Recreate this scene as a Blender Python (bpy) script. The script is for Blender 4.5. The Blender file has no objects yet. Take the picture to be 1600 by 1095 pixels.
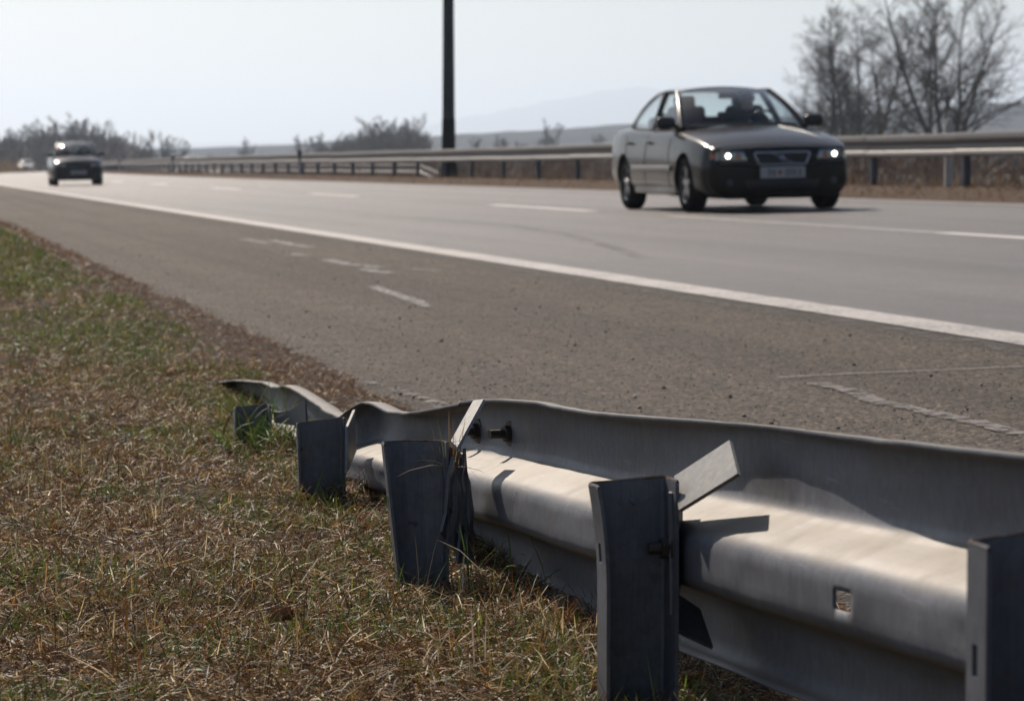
import bpy, bmesh, math, random
import numpy as np
from mathutils import Vector, Matrix, Euler
from mathutils.bvhtree import BVHTree

R = math.radians
scene = bpy.context.scene
C = scene.collection

# ------------------------------------------------------------------ camera, sky, sun, exposure
CAM_Z = 0.74                       # low, kneeling on the verge
FPX = 4600.0                       # focal length in photo pixels (1600 wide)
YAW, PITCH = R(12.03), R(3.56)     # turned right of the road's direction (+Y), tilted down
cam_d = bpy.data.cameras.new('camera')
cam = bpy.data.objects.new('camera', cam_d); C.objects.link(cam)
cam.location = (0, 0, CAM_Z)
cam.rotation_euler = (R(90) - PITCH, 0, -YAW)
cam_d.sensor_fit = 'HORIZONTAL'; cam_d.sensor_width = 36.0
cam_d.lens = 36.0 * FPX / 1600.0
cam_d.clip_start = 0.05; cam_d.clip_end = 40000
cam_d.dof.use_dof = True
cam_d.dof.focus_distance = 4.75
cam_d.dof.aperture_fstop = 12.5
cam_d.dof.aperture_blades = 9
scene.camera = cam

SUN_EL, SUN_LEFT = R(40), R(12)   # sun ahead, 12 degrees left of the road's direction
w = bpy.data.worlds.new('World'); scene.world = w; w.use_nodes = True
wn = w.node_tree; wn.nodes.clear()
sky = wn.nodes.new('ShaderNodeTexSky'); sky.sky_type = 'NISHITA'; sky.sun_disc = False
sky.sun_elevation = SUN_EL; sky.sun_rotation = -SUN_LEFT
sky.air_density = 1.0; sky.dust_density = 1.0; sky.ozone_density = 1.0; sky.altitude = 120
bg = wn.nodes.new('ShaderNodeBackground'); bg.inputs['Strength'].default_value = 0.060
wo = wn.nodes.new('ShaderNodeOutputWorld')
wn.links.new(sky.outputs[0], bg.inputs[0]); wn.links.new(bg.outputs[0], wo.inputs[0])
sun_d = bpy.data.lights.new('sun', 'SUN'); sun_d.energy = 4.4; sun_d.angle = R(0.53); sun_d.color = (1.0, 0.875, 0.74)
sun = bpy.data.objects.new('sun', sun_d); C.objects.link(sun)
sdir = Vector((-math.sin(SUN_LEFT) * math.cos(SUN_EL), math.cos(SUN_LEFT) * math.cos(SUN_EL), math.sin(SUN_EL)))
sun.rotation_euler = sdir.to_track_quat('Z', 'Y').to_euler()
sun.location = (-5, 5, 30)
vs = scene.view_settings
scene.display_settings.display_device = 'sRGB'
vs.view_transform = 'Standard'; vs.look = 'None'; vs.gamma = 1.0; vs.exposure = 0.36; vs.use_curve_mapping = False
cy = scene.cycles
scene.render.engine = 'CYCLES'
cy.use_denoising = True
cy.max_bounces = 7; cy.transparent_max_bounces = 12; cy.volume_bounces = 1
cy.sample_clamp_indirect = 6.0
cy.caustics_reflective = False; cy.caustics_refractive = False

rng = np.random.default_rng(7)
random.seed(7)
HAZE = 0.00020

# ------------------------------------------------------------------ helpers
MROT = cam.rotation_euler.to_matrix()
def ray(px, py):
    return MROT @ Vector(((px - 800) / FPX, -(py - 547.5) / FPX, -1.0))
def at_x(px, py, x):
    d = ray(px, py); return Vector((0, 0, CAM_Z)) + d * (x / d.x)
def at_y(px, py, y):
    d = ray(px, py); return Vector((0, 0, CAM_Z)) + d * (y / d.y)
def at_z(px, py, z):
    d = ray(px, py); return Vector((0, 0, CAM_Z)) + d * ((z - CAM_Z) / d.z)
def at_road(px, py):                 # on the banked carriageway  z = 0.025 x
    d = ray(px, py); t = -CAM_Z / (d.z - 0.025 * d.x)
    return Vector((0, 0, CAM_Z)) + d * t
def at_depth(px, py, dep):
    return Vector((0, 0, CAM_Z)) + ray(px, py) * dep

def curve_off(y):                    # the motorway bends gently to the right far away
    y = np.asarray(y, float)
    return np.where(y > 90, (y - 90) ** 2 / 6000.0, 0.0)
def road_z(x): return 0.025 * x

class MB:
    """collects vertices and faces; build() links one mesh object"""
    def __init__(s): s.v = []; s.f = []; s.m = []
    def add(s, vs_, fs, mi=0):
        o = len(s.v); s.v += [tuple(p) for p in vs_]; s.f += [tuple(i + o for i in f) for f in fs]; s.m += [mi] * len(fs)
        return s
    def box(s, c, d, rot=None, mi=0):
        hx, hy, hz = d[0] / 2, d[1] / 2, d[2] / 2
        P = [Vector((x, y, z)) for x in (-hx, hx) for y in (-hy, hy) for z in (-hz, hz)]
        if rot is not None: P = [rot @ p for p in P]
        P = [p + Vector(c) for p in P]
        return s.add(P, [(0, 1, 3, 2), (4, 6, 7, 5), (0, 4, 5, 1), (2, 3, 7, 6), (0, 2, 6, 4), (1, 5, 7, 3)], mi)
    def tube(s, pts, rad, n=8, cap=True, mi=0):
        pts = [Vector(p) for p in pts]
        if not hasattr(rad, '__len__'): rad = [rad] * len(pts)
        V = []; F = []
        up = Vector((0.123, 0.37, 0.92))
        for i, p in enumerate(pts):
            t = (pts[min(i + 1, len(pts) - 1)] - pts[max(i - 1, 0)]).normalized()
            a = t.cross(up)
            if a.length < 1e-3: a = t.cross(Vector((1, 0, 0)))
            a.normalize(); b = t.cross(a)
            for k in range(n):
                q = 2 * math.pi * k / n
                V.append(p + (a * math.cos(q) + b * math.sin(q)) * rad[i])
        for i in range(len(pts) - 1):
            for k in range(n):
                F.append((i * n + k, i * n + (k + 1) % n, (i + 1) * n + (k + 1) % n, (i + 1) * n + k))
        if cap:
            F.append(tuple(range(n))[::-1]); F.append(tuple(range((len(pts) - 1) * n, len(pts) * n)))
        return s.add(V, F, mi)
    def lathe(s, prof, n=32, axis='x', c=(0, 0, 0), mi=0):
        V = []; F = []
        for (r, h) in prof:
            for k in range(n):
                q = 2 * math.pi * k / n
                a, b = r * math.cos(q), r * math.sin(q)
                p = {'x': (h, a, b), 'y': (a, h, b), 'z': (a, b, h)}[axis]
                V.append((p[0] + c[0], p[1] + c[1], p[2] + c[2]))
        for i in range(len(prof) - 1):
            for k in range(n):
                F.append((i * n + k, i * n + (k + 1) % n, (i + 1) * n + (k + 1) % n, (i + 1) * n + k))
        return s.add(V, F, mi)
    def grid(s, G, mi=0):
        nu, nv = len(G), len(G[0])
        V = [p for row in G for p in row]
        F = [(i * nv + j, i * nv + j + 1, (i + 1) * nv + j + 1, (i + 1) * nv + j) for i in range(nu - 1) for j in range(nv - 1)]
        return s.add(V, F, mi)
    def mesh(s, name):
        me = bpy.data.meshes.new(name); me.from_pydata(s.v, [], s.f); me.update(); return me
    def build(s, name, mat, parent=None, smooth=None, thick=None, offset=0.0, bevel=None, loc=None):
        me = s.mesh(name)
        for m_ in (mat if isinstance(mat, (list, tuple)) else [mat]): me.materials.append(m_)
        if len(me.materials) > 1: me.polygons.foreach_set('material_index', s.m)
        return link(name, me, parent, smooth, thick, offset, bevel, loc)

def fix_normals(me):
    bm = bmesh.new(); bm.from_mesh(me); bmesh.ops.recalc_face_normals(bm, faces=bm.faces); bm.to_mesh(me); bm.free()
def link(name, me, parent=None, smooth=None, thick=None, offset=0.0, bevel=None, loc=None, recalc=True):
    if recalc and len(me.polygons) < 60000: fix_normals(me)
    o = bpy.data.objects.new(name, me); C.objects.link(o)
    if smooth is not None:
        me.polygons.foreach_set('use_smooth', [True] * len(me.polygons))
        me.set_sharp_from_angle(angle=R(smooth))
    if thick:
        m = o.modifiers.new('thickness', 'SOLIDIFY'); m.thickness = thick; m.offset = offset
    if bevel:
        m = o.modifiers.new('bevel', 'BEVEL'); m.width = bevel; m.segments = 2; m.limit_method = 'ANGLE'; m.angle_limit = R(40)
    if loc is not None: o.location = loc
    if parent is not None: o.parent = parent
    return o
def tag(o, label=None, cat=None, group=None, kind=None):
    if label: o['label'] = label
    if cat: o['category'] = cat
    if group: o['group'] = group
    if kind: o['kind'] = kind
    return o
def empty(name, loc=(0, 0, 0), rot=(0, 0, 0)):
    o = bpy.data.objects.new(name, None); C.objects.link(o); o.location = loc; o.rotation_euler = rot
    o.empty_display_size = 0.2
    return o
def copy_tree(o, parent=None):
    c = o.copy(); C.objects.link(c); c.parent = parent
    for ch in list(o.children): copy_tree(ch, c)
    return c

# ------------------------------------------------------------------ materials
def mat(name, col, rough=0.6, metal=0.0, spec=0.5, coat=0.0):
    m = bpy.data.materials.new(name); m.use_nodes = True
    b = m.node_tree.nodes['Principled BSDF']
    b.inputs['Base Color'].default_value = (*col, 1); b.inputs['Roughness'].default_value = rough
    b.inputs['Metallic'].default_value = metal; b.inputs['Specular IOR Level'].default_value = spec
    b.inputs['Coat Weight'].default_value = coat; b.inputs['Coat Roughness'].default_value = 0.060
    return m
class NT:
    def __init__(s, m): s.t = m.node_tree; s.b = s.t.nodes['Principled BSDF']; s.out = s.t.nodes['Material Output']
    def n(s, typ, **kw):
        nd = s.t.nodes.new(typ)
        for k, v in kw.items(): setattr(nd, k, v)
        return nd
    def l(s, a, b): s.t.links.new(a, b)
    def coord(s, scale=(1, 1, 1), kind='Object'):
        tc = s.n('ShaderNodeTexCoord'); mp = s.n('ShaderNodeMapping'); mp.inputs['Scale'].default_value = scale
        s.l(tc.outputs[kind], mp.inputs['Vector']); return mp.outputs[0]
    def noise(s, vec, scale, detail=4, rough=0.6, dist=0.0):
        nz = s.n('ShaderNodeTexNoise'); nz.inputs['Scale'].default_value = scale; nz.inputs['Detail'].default_value = detail
        nz.inputs['Roughness'].default_value = rough; nz.inputs['Distortion'].default_value = dist
        s.l(vec, nz.inputs['Vector']); return nz.outputs['Fac']
    def ramp(s, fac, stops, interp='LINEAR'):
        r = s.n('ShaderNodeValToRGB'); r.color_ramp.interpolation = interp
        e = r.color_ramp.elements
        while len(e) > 1: e.remove(e[-1])
        e[0].position = stops[0][0]; e[0].color = (*stops[0][1], 1)
        for p, c in stops[1:]:
            q = e.new(p); q.color = (*c, 1)
        s.l(fac, r.inputs[0]); return r.outputs[0]
    def mix(s, a, b, fac, mode='MIX'):
        m = s.n('ShaderNodeMix', data_type='RGBA', blend_type=mode)
        for sock, v in ((m.inputs[0], fac), (m.inputs[6], a), (m.inputs[7], b)):
            if hasattr(v, 'is_linked') or isinstance(v, bpy.types.NodeSocket): s.l(v, sock)
            else: sock.default_value = v if not isinstance(v, tuple) else (*v, 1)
        return m.outputs[2]
    def math(s, op, a, b=None):
        m = s.n('ShaderNodeMath', operation=op)
        for i, v in enumerate((a, b)):
            if v is None: continue
            if isinstance(v, bpy.types.NodeSocket): s.l(v, m.inputs[i])
            else: m.inputs[i].default_value = v
        return m.outputs[0]
    def color(s, c): s.l(c, s.b.inputs['Base Color'])
    def bump(s, h, strength=0.3, dist=0.01):
        bp = s.n('ShaderNodeBump'); bp.inputs['Strength'].default_value = strength; bp.inputs['Distance'].default_value = dist
        s.l(h, bp.inputs['Height']); s.l(bp.outputs[0], s.b.inputs['Normal'])
def g3(v): return (v, v, v)

def asphalt(name, base, chip_scale, contrast, patchcol, rough, spec=0.5, speckle=0.5):
    m = mat(name, base, rough, 0, 0.5); t = NT(m)
    v = t.coord()
    vo = t.n('ShaderNodeTexVoronoi'); vo.inputs['Scale'].default_value = chip_scale; t.l(v, vo.inputs['Vector'])
    sep = t.n('ShaderNodeSeparateColor'); t.l(vo.outputs['Color'], sep.inputs[0])
    lo = tuple(c * (1 - contrast) for c in base); hi = tuple(c * (1 + contrast) for c in base)
    hi2 = tuple(min(1, c * (1 + 2.4 * contrast)) for c in base)
    chips = t.ramp(sep.outputs[0], [(0.0, lo), (0.55, base), (0.85, hi), (0.97, hi2)])
    fine = t.noise(v, chip_scale * 2.5, 3)
    c1 = t.mix(chips, t.ramp(fine, [(0.3, g3(0.55)), (0.7, g3(1.25))]), 0.75, 'MULTIPLY')
    big = t.noise(t.coord((1, 0.22, 1)), 0.9, 5, 0.6)
    c2 = t.mix(c1, t.ramp(big, [(0.35, patchcol), (0.65, g3(1.1))]), 0.8, 'MULTIPLY')
    blot = t.noise(v, 2.7, 6, 0.7)
    c3 = t.mix(c2, t.ramp(blot, [(0.40, g3(0.82)), (0.55, g3(1.0))]), 0.7, 'MULTIPLY')
    trk = t.noise(t.coord((1.0, 0.012, 1)), 1.6, 4, 0.6)
    c4 = t.mix(c3, t.ramp(trk, [(0.36, g3(0.60)), (0.52, g3(0.97)), (0.68, g3(1.2))]), 0.9, 'MULTIPLY')
    speck = t.noise(v, chip_scale * 0.8, 2, 0.5)
    c4 = t.mix(c4, t.ramp(speck, [(0.30, g3(0.35)), (0.42, g3(1.0)), (0.66, g3(1.0)), (0.74, g3(1.7))]), speckle, 'MULTIPLY')
    m.node_tree.nodes['Principled BSDF'].inputs['Specular IOR Level'].default_value = spec
    t.color(c4)
    d = t.math('ADD', t.math('MULTIPLY', vo.outputs['Distance'], -1.0), fine)
    t.bump(d, 0.8, 0.008)
    return m
M = {}
M['lane'] = asphalt('lane_asphalt', (0.089, 0.076, 0.075), 130, 0.45, (0.86, 0.84, 0.84), 0.50, 0.40, 0.6)
M['shoulder'] = asphalt('shoulder_asphalt', (0.083, 0.0645, 0.0485), 95, 1.0, (0.80, 0.77, 0.72), 0.85, 0.3, 0.9)

def paint_mat(name, col, wear):
    m = mat(name, col, 0.65); t = NT(m); v = t.coord()
    n1 = t.noise(v, 45, 5, 0.7); n2 = t.noise(v, 3.0, 4)
    f = t.math('ADD', n1, t.math('MULTIPLY', n2, 0.35))
    t.color(t.ramp(f, [(wear, (0.16, 0.15, 0.145)), (wear + 0.09, col)]))
    t.bump(n1, 0.3, 0.004)
    return m
M['line'] = paint_mat('road_paint', (0.43, 0.40, 0.375), 0.595)
M['dash'] = paint_mat('dash_paint', (0.56, 0.53, 0.50), 0.50)
M['line_worn'] = paint_mat('road_paint_worn', (0.36, 0.33, 0.31), 0.64)
def blotch_mat(name, col, scale, thr, amax=1.0):
    m = mat(name, col, 0.75); t = NT(m); v = t.coord()
    n1 = t.noise(v, scale, 6, 0.75)
    tr = t.n('ShaderNodeBsdfTransparent'); mx = t.n('ShaderNodeMixShader')
    t.l(t.ramp(n1, [(thr, g3(0)), (thr + 0.1, g3(amax))]), mx.inputs[0]); t.l(tr.outputs[0], mx.inputs[1]); t.l(t.b.outputs[0], mx.inputs[2])
    t.l(mx.outputs[0], t.out.inputs['Surface'])
    n2 = t.noise(v, 180, 3)
    t.color(t.ramp(n2, [(0.3, tuple(c * 0.75 for c in col)), (0.7, tuple(c * 1.2 for c in col))]))
    return m
M['pale_crack'] = blotch_mat('pale_scuff', (0.25, 0.235, 0.23), 26, 0.44)
M['dark_seam'] = blotch_mat('dark_seam', (0.055, 0.047, 0.042), 9, 0.47, 0.8); M['tyre'] = blotch_mat('tyre_mark', (0.06, 0.055, 0.054), 5, 0.44, 0.35); M['smear'] = blotch_mat('pale_smear', (0.19, 0.17, 0.165), 22, 0.42, 0.75)

def galv(name, base, dirt, metal=0.35, rough=0.5, dust=0.0):
    m = mat(name, base, rough, metal, 0.5); t = NT(m)
    v = t.coord((3, 1, 0.35)); v1 = t.coord()
    st = t.noise(v, 70, 4, 0.65); big = t.noise(v1, 7, 5, 0.65); sp = t.noise(v1, 320, 2)
    c = t.mix(base, t.ramp(st, [(0.3, g3(0.80)), (0.7, g3(1.13))]), 0.8, 'MULTIPLY')
    c = t.mix(c, t.ramp(big, [(0.35, g3(0.80)), (0.6, g3(1.08))]), 0.8, 'MULTIPLY')
    c = t.mix(c, (0.16, 0.11, 0.07), t.ramp(t.noise(v1, 11, 6, 0.75, 0.6), [(0.60, g3(0)), (0.74, g3(dirt))]))
    c = t.mix(c, (0.03, 0.03, 0.03), t.ramp(t.noise(v1, 42, 2, 0.5), [(0.74, g3(0)), (0.77, g3(0.6))]))
    vo = t.n('ShaderNodeTexVoronoi'); vo.inputs['Scale'].default_value = 85; t.l(v1, vo.inputs['Vector'])
    sp_ = t.n('ShaderNodeSeparateColor'); t.l(vo.outputs['Color'], sp_.inputs[0])
    c = t.mix(c, t.ramp(sp_.outputs[0], [(0.0, g3(0.86)), (1.0, g3(1.12))]), 0.7, 'MULTIPLY')
    if dust:
        ge = t.n('ShaderNodeNewGeometry'); sx = t.n('ShaderNodeSeparateXYZ'); t.l(ge.outputs['Normal'], sx.inputs[0])
        up = t.ramp(t.math('ADD', t.math('ABSOLUTE', sx.outputs[2]), t.math('MULTIPLY', t.math('SUBTRACT', big, 0.5), 0.6)), [(0.45, g3(0)), (0.95, g3(dust))])
        c = t.mix(c, (0.158, 0.134, 0.102), up)
    scr = t.noise(t.coord((14, 1.2, 26)), 5.0, 5, 0.7)
    c = t.mix(c, tuple(min(1, x * 1.7) for x in base), t.ramp(scr, [(0.64, g3(0)), (0.70, g3(0.55))]))
    run = t.noise(t.coord((16, 16, 1.1)), 3.0, 4, 0.6)
    c = t.mix(c, (0.10, 0.058, 0.032), t.ramp(run, [(0.63, g3(0)), (0.76, g3(dirt * 0.8))]))
    t.color(c)
    t.l(t.ramp(big, [(0.3, g3(rough - 0.10)), (0.7, g3(rough + 0.14))]), t.b.inputs['Roughness'])
    t.bump(t.math('ADD', st, t.math('MULTIPLY', sp, 0.4)), 0.12, 0.002)
    return m
M['galv'] = galv('galvanised_beam', (0.125, 0.130, 0.148), 0.5, 0.12, 0.55, 0.85)
M['galv_post'] = galv('galvanised_post', (0.140, 0.146, 0.165), 0.45, 0.15, 0.5)
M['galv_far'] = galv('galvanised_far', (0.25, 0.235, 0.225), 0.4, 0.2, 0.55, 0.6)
M['bolt'] = galv('bolt_steel', (0.10, 0.085, 0.075), 0.9, 0.6, 0.5)
M['tar'] = mat('tar_patch', (0.02, 0.02, 0.022), 0.5)

def earth_mat(name, stops, scale, bump=0.8):
    m = mat(name, stops[0][1], 0.95, 0, 0.2); t = NT(m); v = t.coord()
    n1 = t.noise(v, scale, 7, 0.72, 0.4); n2 = t.noise(v, scale * 9, 5, 0.7)
    f = t.math('ADD', t.math('MULTIPLY', n1, 0.6), t.math('MULTIPLY', n2, 0.4))
    t.color(t.ramp(f, stops)); t.bump(f, bump, 0.03); return m
M['rust'] = earth_mat('rusty_edge', [(0.40, (0.15, 0.155, 0.17)), (0.50, (0.11, 0.08, 0.06)), (0.58, (0.085, 0.036, 0.02)), (0.7, (0.16, 0.15, 0.15))], 16, 0.2)
M['verge'] = earth_mat('verge_earth', [(0.32, (0.018, 0.012, 0.008)), (0.45, (0.045, 0.027, 0.016)), (0.58, (0.09, 0.055, 0.032)), (0.70, (0.16, 0.11, 0.068))], 14, 1.0)
M['field'] = earth_mat('field_earth', [(0.3, (0.05, 0.042, 0.022)), (0.5, (0.10, 0.075, 0.042)), (0.7, (0.14, 0.10, 0.055))], 0.35, 0.4)
M['median'] = earth_mat('median_earth', [(0.3, (0.03, 0.019, 0.012)), (0.5, (0.075, 0.044, 0.025)), (0.7, (0.13, 0.08, 0.045))], 6.0)
def hill_mat(name, a, b, scale):
    m = mat(name, a, 1.0, 0, 0.0); t = NT(m); v = t.coord()
    t.color(t.ramp(t.noise(v, scale, 6, 0.7), [(0.35, a), (0.65, b)])); return m
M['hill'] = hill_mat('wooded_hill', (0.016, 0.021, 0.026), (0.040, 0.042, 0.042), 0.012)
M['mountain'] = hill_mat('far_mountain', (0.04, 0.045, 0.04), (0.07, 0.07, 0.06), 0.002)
M['bark'] = hill_mat('bark', (0.035, 0.028, 0.024), (0.075, 0.062, 0.052), 3.0)
M['twig'] = hill_mat('twigs', (0.055, 0.040, 0.033), (0.095, 0.072, 0.058), 0.7)
M['twig_far'] = hill_mat('far_twigs', (0.038, 0.031, 0.036), (0.070, 0.056, 0.060), 0.15)

def blade_mat(name, rough=0.45, trans=0.35):
    m = mat(name, (0.2, 0.15, 0.08), rough, 0, 0.5); t = NT(m)
    at = t.n('ShaderNodeAttribute'); at.attribute_name = 'Col'; t.color(at.outputs['Color'])
    tl = t.n('ShaderNodeBsdfTranslucent'); t.l(at.outputs['Color'], tl.inputs['Color'])
    mx = t.n('ShaderNodeMixShader'); mx.inputs[0].default_value = trans
    t.l(t.b.outputs[0], mx.inputs[1]); t.l(tl.outputs[0], mx.inputs[2]); t.l(mx.outputs[0], t.out.inputs['Surface'])
    return m
M['blade'] = blade_mat('grass_blades', 0.55, 0.3); M['blade'].node_tree.nodes['Principled BSDF'].inputs['Specular IOR Level'].default_value = 0.45
M['blade_far'] = blade_mat('grass_blades_far', 0.7, 0.3)

# ------------------------------------------------------------------ noise and blade builders
_perm = rng.random((256, 256))
def vnoise(x, y):
    x = np.asarray(x, float); y = np.asarray(y, float)
    xi = np.floor(x).astype(int); yi = np.floor(y).astype(int); fx = x - xi; fy = y - yi
    fx = fx * fx * (3 - 2 * fx); fy = fy * fy * (3 - 2 * fy)
    a = _perm[xi & 255, yi & 255]; b = _perm[(xi + 1) & 255, yi & 255]; c = _perm[xi & 255, (yi + 1) & 255]; d = _perm[(xi + 1) & 255, (yi + 1) & 255]
    return (a * (1 - fx) + b * fx) * (1 - fy) + (c * (1 - fx) + d * fx) * fy
def fnoise(x, y, o=4):
    t = 0; a = 0.5; s = 1.0
    for k in range(o):
        t = t + a * vnoise(np.asarray(x) * s + 17.3 * k, np.asarray(y) * s + 9.1 * k); a *= 0.5; s *= 2.03
    return t
def np_mesh(name, V, T, cols=None, quads=None):
    me = bpy.data.meshes.new(name)
    nt = len(T); nq = 0 if quads is None else len(quads)
    me.vertices.add(len(V)); me.vertices.foreach_set('co', np.asarray(V, np.float32).ravel())
    li = np.concatenate([np.asarray(T, np.int32).ravel()] + ([np.asarray(quads, np.int32).ravel()] if nq else []))
    me.loops.add(len(li)); me.loops.foreach_set('vertex_index', li)
    st = np.concatenate([np.arange(nt) * 3, nt * 3 + np.arange(nq) * 4]).astype(np.int32)
    me.polygons.add(nt + nq); me.polygons.foreach_set('loop_start', st)
    me.update(calc_edges=True); me.validate()
    if cols is not None:
        at = me.color_attributes.new('Col', 'FLOAT_COLOR', 'POINT')
        at.data.foreach_set('color', np.concatenate([cols, np.ones((len(cols), 1))], 1).astype(np.float32).ravel())
    return me
def blades(name, P, head, elev, length, width, curl, col, material, sideways=None):
    n = len(P); S = [0, 0.36, 0.72, 1.0]; W = [0.8, 1.0, 0.65]
    pos = np.array(P, float); V = np.zeros((n, 7, 3))
    hx, hy = np.cos(head), np.sin(head)
    roll = rng.uniform(-1.2, 1.2, n) if sideways is None else sideways
    side = np.stack([-hy * np.cos(roll), hx * np.cos(roll), np.sin(roll)], 1)
    for k in range(4):
        if k:
            th = elev - curl * (S[k] - 0.15)
            d = np.stack([hx * np.cos(th), hy * np.cos(th), np.sin(th)], 1)
            pos = pos + d * (length * (S[k] - S[k - 1]))[:, None]
        if k < 3:
            V[:, 2 * k] = pos - side * (width * W[k] / 2)[:, None]; V[:, 2 * k + 1] = pos + side * (width * W[k] / 2)[:, None]
        else: V[:, 6] = pos
    b = (np.arange(n) * 7)[:, None]
    T = b + np.array([[4, 5, 6]])
    Q = np.concatenate([b + np.array([[0, 1, 3, 2]]), b + np.array([[2, 3, 5, 4]])])
    cols = np.repeat(np.asarray(col)[:, None, :], 7, 1).reshape(-1, 3)
    me = np_mesh(name, V.reshape(-1, 3), T, cols, Q); me.materials.append(material)
    o = bpy.data.objects.new(name, me); C.objects.link(o)
    return o
def pick(palette, n, jitter=0.22, tint=(1, 1, 1)):
    pal = np.array([p[:3] for p in palette]); wt = np.array([p[3] for p in palette]); wt = wt / wt.sum()
    c = pal[rng.choice(len(pal), n, p=wt)] * np.array(tint)
    return np.clip(c * rng.uniform(1 - jitter, 1 + jitter, (n, 1)), 0.004, 0.95)

# ------------------------------------------------------------------ ground, verge, road
def sheet(name, xs, ys, zf, material, curved=True, smooth=True, kind='structure', parent=None):
    xs = np.asarray(xs, float); ys = np.asarray(ys, float)
    X, Y = np.meshgrid(xs, ys); Z = zf(X, Y)
    Xw = X + (curve_off(Y) if curved else 0)
    V = np.stack([Xw, Y, Z], 2).reshape(-1, 3)
    ny, nx = X.shape
    i = (np.arange(ny - 1)[:, None] * nx + np.arange(nx - 1)[None]).ravel()
    Q = np.stack([i, i + 1, i + nx + 1, i + nx], 1)
    me = np_mesh(name, V, np.zeros((0, 3), int), None, Q); me.materials.append(material)
    if smooth: me.polygons.foreach_set('use_smooth', [True] * len(me.polygons))
    o = bpy.data.objects.new(name, me); C.objects.link(o)
    if parent is None: tag(o, kind=kind)
    else: o.parent = parent
    return o
YS = np.concatenate([np.arange(-12, 90, 6.0), np.arange(90, 400, 8.0), np.arange(400, 1500, 25.0)])
sheet('ground', np.concatenate([np.linspace(-10000, -40, 18), np.linspace(-12, 40, 8), np.linspace(80, 12000, 18)]),
      np.concatenate([np.linspace(-300, 600, 16), np.linspace(800, 16500, 18)]),
      lambda X, Y: -0.42 + 0 * X, M['field'], curved=False)

def edge_x(Y): return 1.50 + 0.16 * (fnoise(Y * 1.1, Y * 0 + 3.3, 4) - 0.45) + 0.05 * (vnoise(Y * 9, Y * 0 + 8) - 0.5)
def verge_z(X, Y):
    X = np.asarray(X, float); Y = np.asarray(Y, float)
    base = 0.058 + 0.035 * (fnoise(X * 2.1, Y * 2.1, 3) - 0.45) + 0.016 * (fnoise(X * 11, Y * 11, 3) - 0.45)
    base = base - 0.03 * np.clip(-X - 0.5, 0, 20) ** 1.3
    e = edge_x(Y)
    road = road_z(X) + (e - X) * 0.22 + 0.012 * (fnoise(X * 23, Y * 23, 2) - 0.38)
    z = np.where(X > e - 0.42, np.minimum(base, road), base)
    return np.where(X > e + 0.25, road_z(X) - 0.06, z)
vy = np.concatenate([np.arange(-3, 2, 0.25), np.arange(2, 12, 0.035), np.arange(12, 60, 0.16), np.arange(60, 420, 3.0), np.arange(420, 1500, 40)])
vx = np.concatenate([np.linspace(-14, -1.5, 22), np.arange(-1.44, 2.0, 0.034)])
sheet('verge', vx, vy, verge_z, M['verge'])
SH = sheet('hard_shoulder', [0.85, 1.6, 2.4, 3.2, 4.0], YS, lambda X, Y: road_z(X), M['shoulder'])
RD = sheet('road', [4.0, 6, 8.34, 10.4, 12.85], YS, lambda X, Y: road_z(X), M['lane'])

def strip(name, x0, x1, ya, yb, material, parent, lift=0.004, step=4.0, ragged=0.0):
    n = max(2, int((yb - ya) / step) + 1); ys = np.linspace(ya, yb, n)
    G = []
    for y in ys:
        o = float(curve_off(y)); a = x0 + random.uniform(-ragged, ragged); b = x1 + random.uniform(-ragged, ragged)
        G.append([(a + o, y, road_z(a) + lift), (b + o, y, road_z(b) + lift)])
    return MB().grid(G).build(name, material, parent)
strip('edge_line', 3.99, 4.23, -8, 900, M['line'], RD, 0.005, 0.35, 0.004)
strip('edge_line', 12.42, 12.64, -8, 900, M['line_worn'], RD, 0.004, 4.0, 0.006)
y_ref = at_x(768, 320.8, 8.34).y
for k in range(-3, 16):
    yf = y_ref + 18 * k
    if yf < 8: continue
    strip('lane_dash', 8.25, 8.44, yf - 6, yf, M['dash'], RD, 0.004, 1.0, 0.006)
strip('worn_lane_paint', 8.25, 8.43, y_ref - 18, y_ref - 9.5, M['line_worn'], RD, 0.003, 1.0, 0.01)
strip('pavement_joint', 3.80, 3.99, -8, 300, M['dark_seam'], SH, 0.003, 0.5, 0.03)

def scuff(name, pts, wid, material, parent, lift=0.004, jit=0.4, sub=24):
    """ragged flat mark through photo points lying on the carriageway plane"""
    P = [at_road(*p) for p in pts]; G = []
    for i in range(len(P) - 1):
        for k in range(sub + (1 if i == len(P) - 2 else 0)):
            q = P[i].lerp(P[i + 1], k / sub); t = (P[i + 1] - P[i]); t.z = 0; t.normalize()
            nrm = Vector((-t.y, t.x, 0)); sd = i * 7.3 + 3.1 * k / sub * 2; a = wid * (1 + 2 * jit * (float(fnoise(sd, pts[0][0] * 0.37, 3)) - 0.45)); b = wid * (1 + 2 * jit * (float(fnoise(sd, 40 + pts[0][1] * 0.37, 3)) - 0.45))
            p, r = q - nrm * a, q + nrm * b
            G.append([(p.x, p.y, road_z(p.x) + lift), (r.x, r.y, road_z(r.x) + lift)])
    return MB().grid(G).build(name, material, parent)
M['crumble'] = blotch_mat('crumbled_edge', (0.19, 0.175, 0.165), 17, 0.51)
M['seam_line'] = blotch_mat('seam_line', (0.24, 0.225, 0.20), 14, 0.36)
scuff('pale_seam', [(1218, 591), (1330, 585), (1480, 579), (1640, 572)], 0.010, M['seam_line'], SH, 0.004, 0.3)
scuff('pale_scuff', [(1275, 600), (1330, 612), (1365, 628), (1410, 636), (1500, 656), (1580, 676), (1640, 688)], 0.032, M['smear'], SH, 0.005, 0.6)
scuff('pale_scuff', [(380, 374), (415, 381)], 0.05, M['pale_crack'], SH, 0.004, 0.7)
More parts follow.
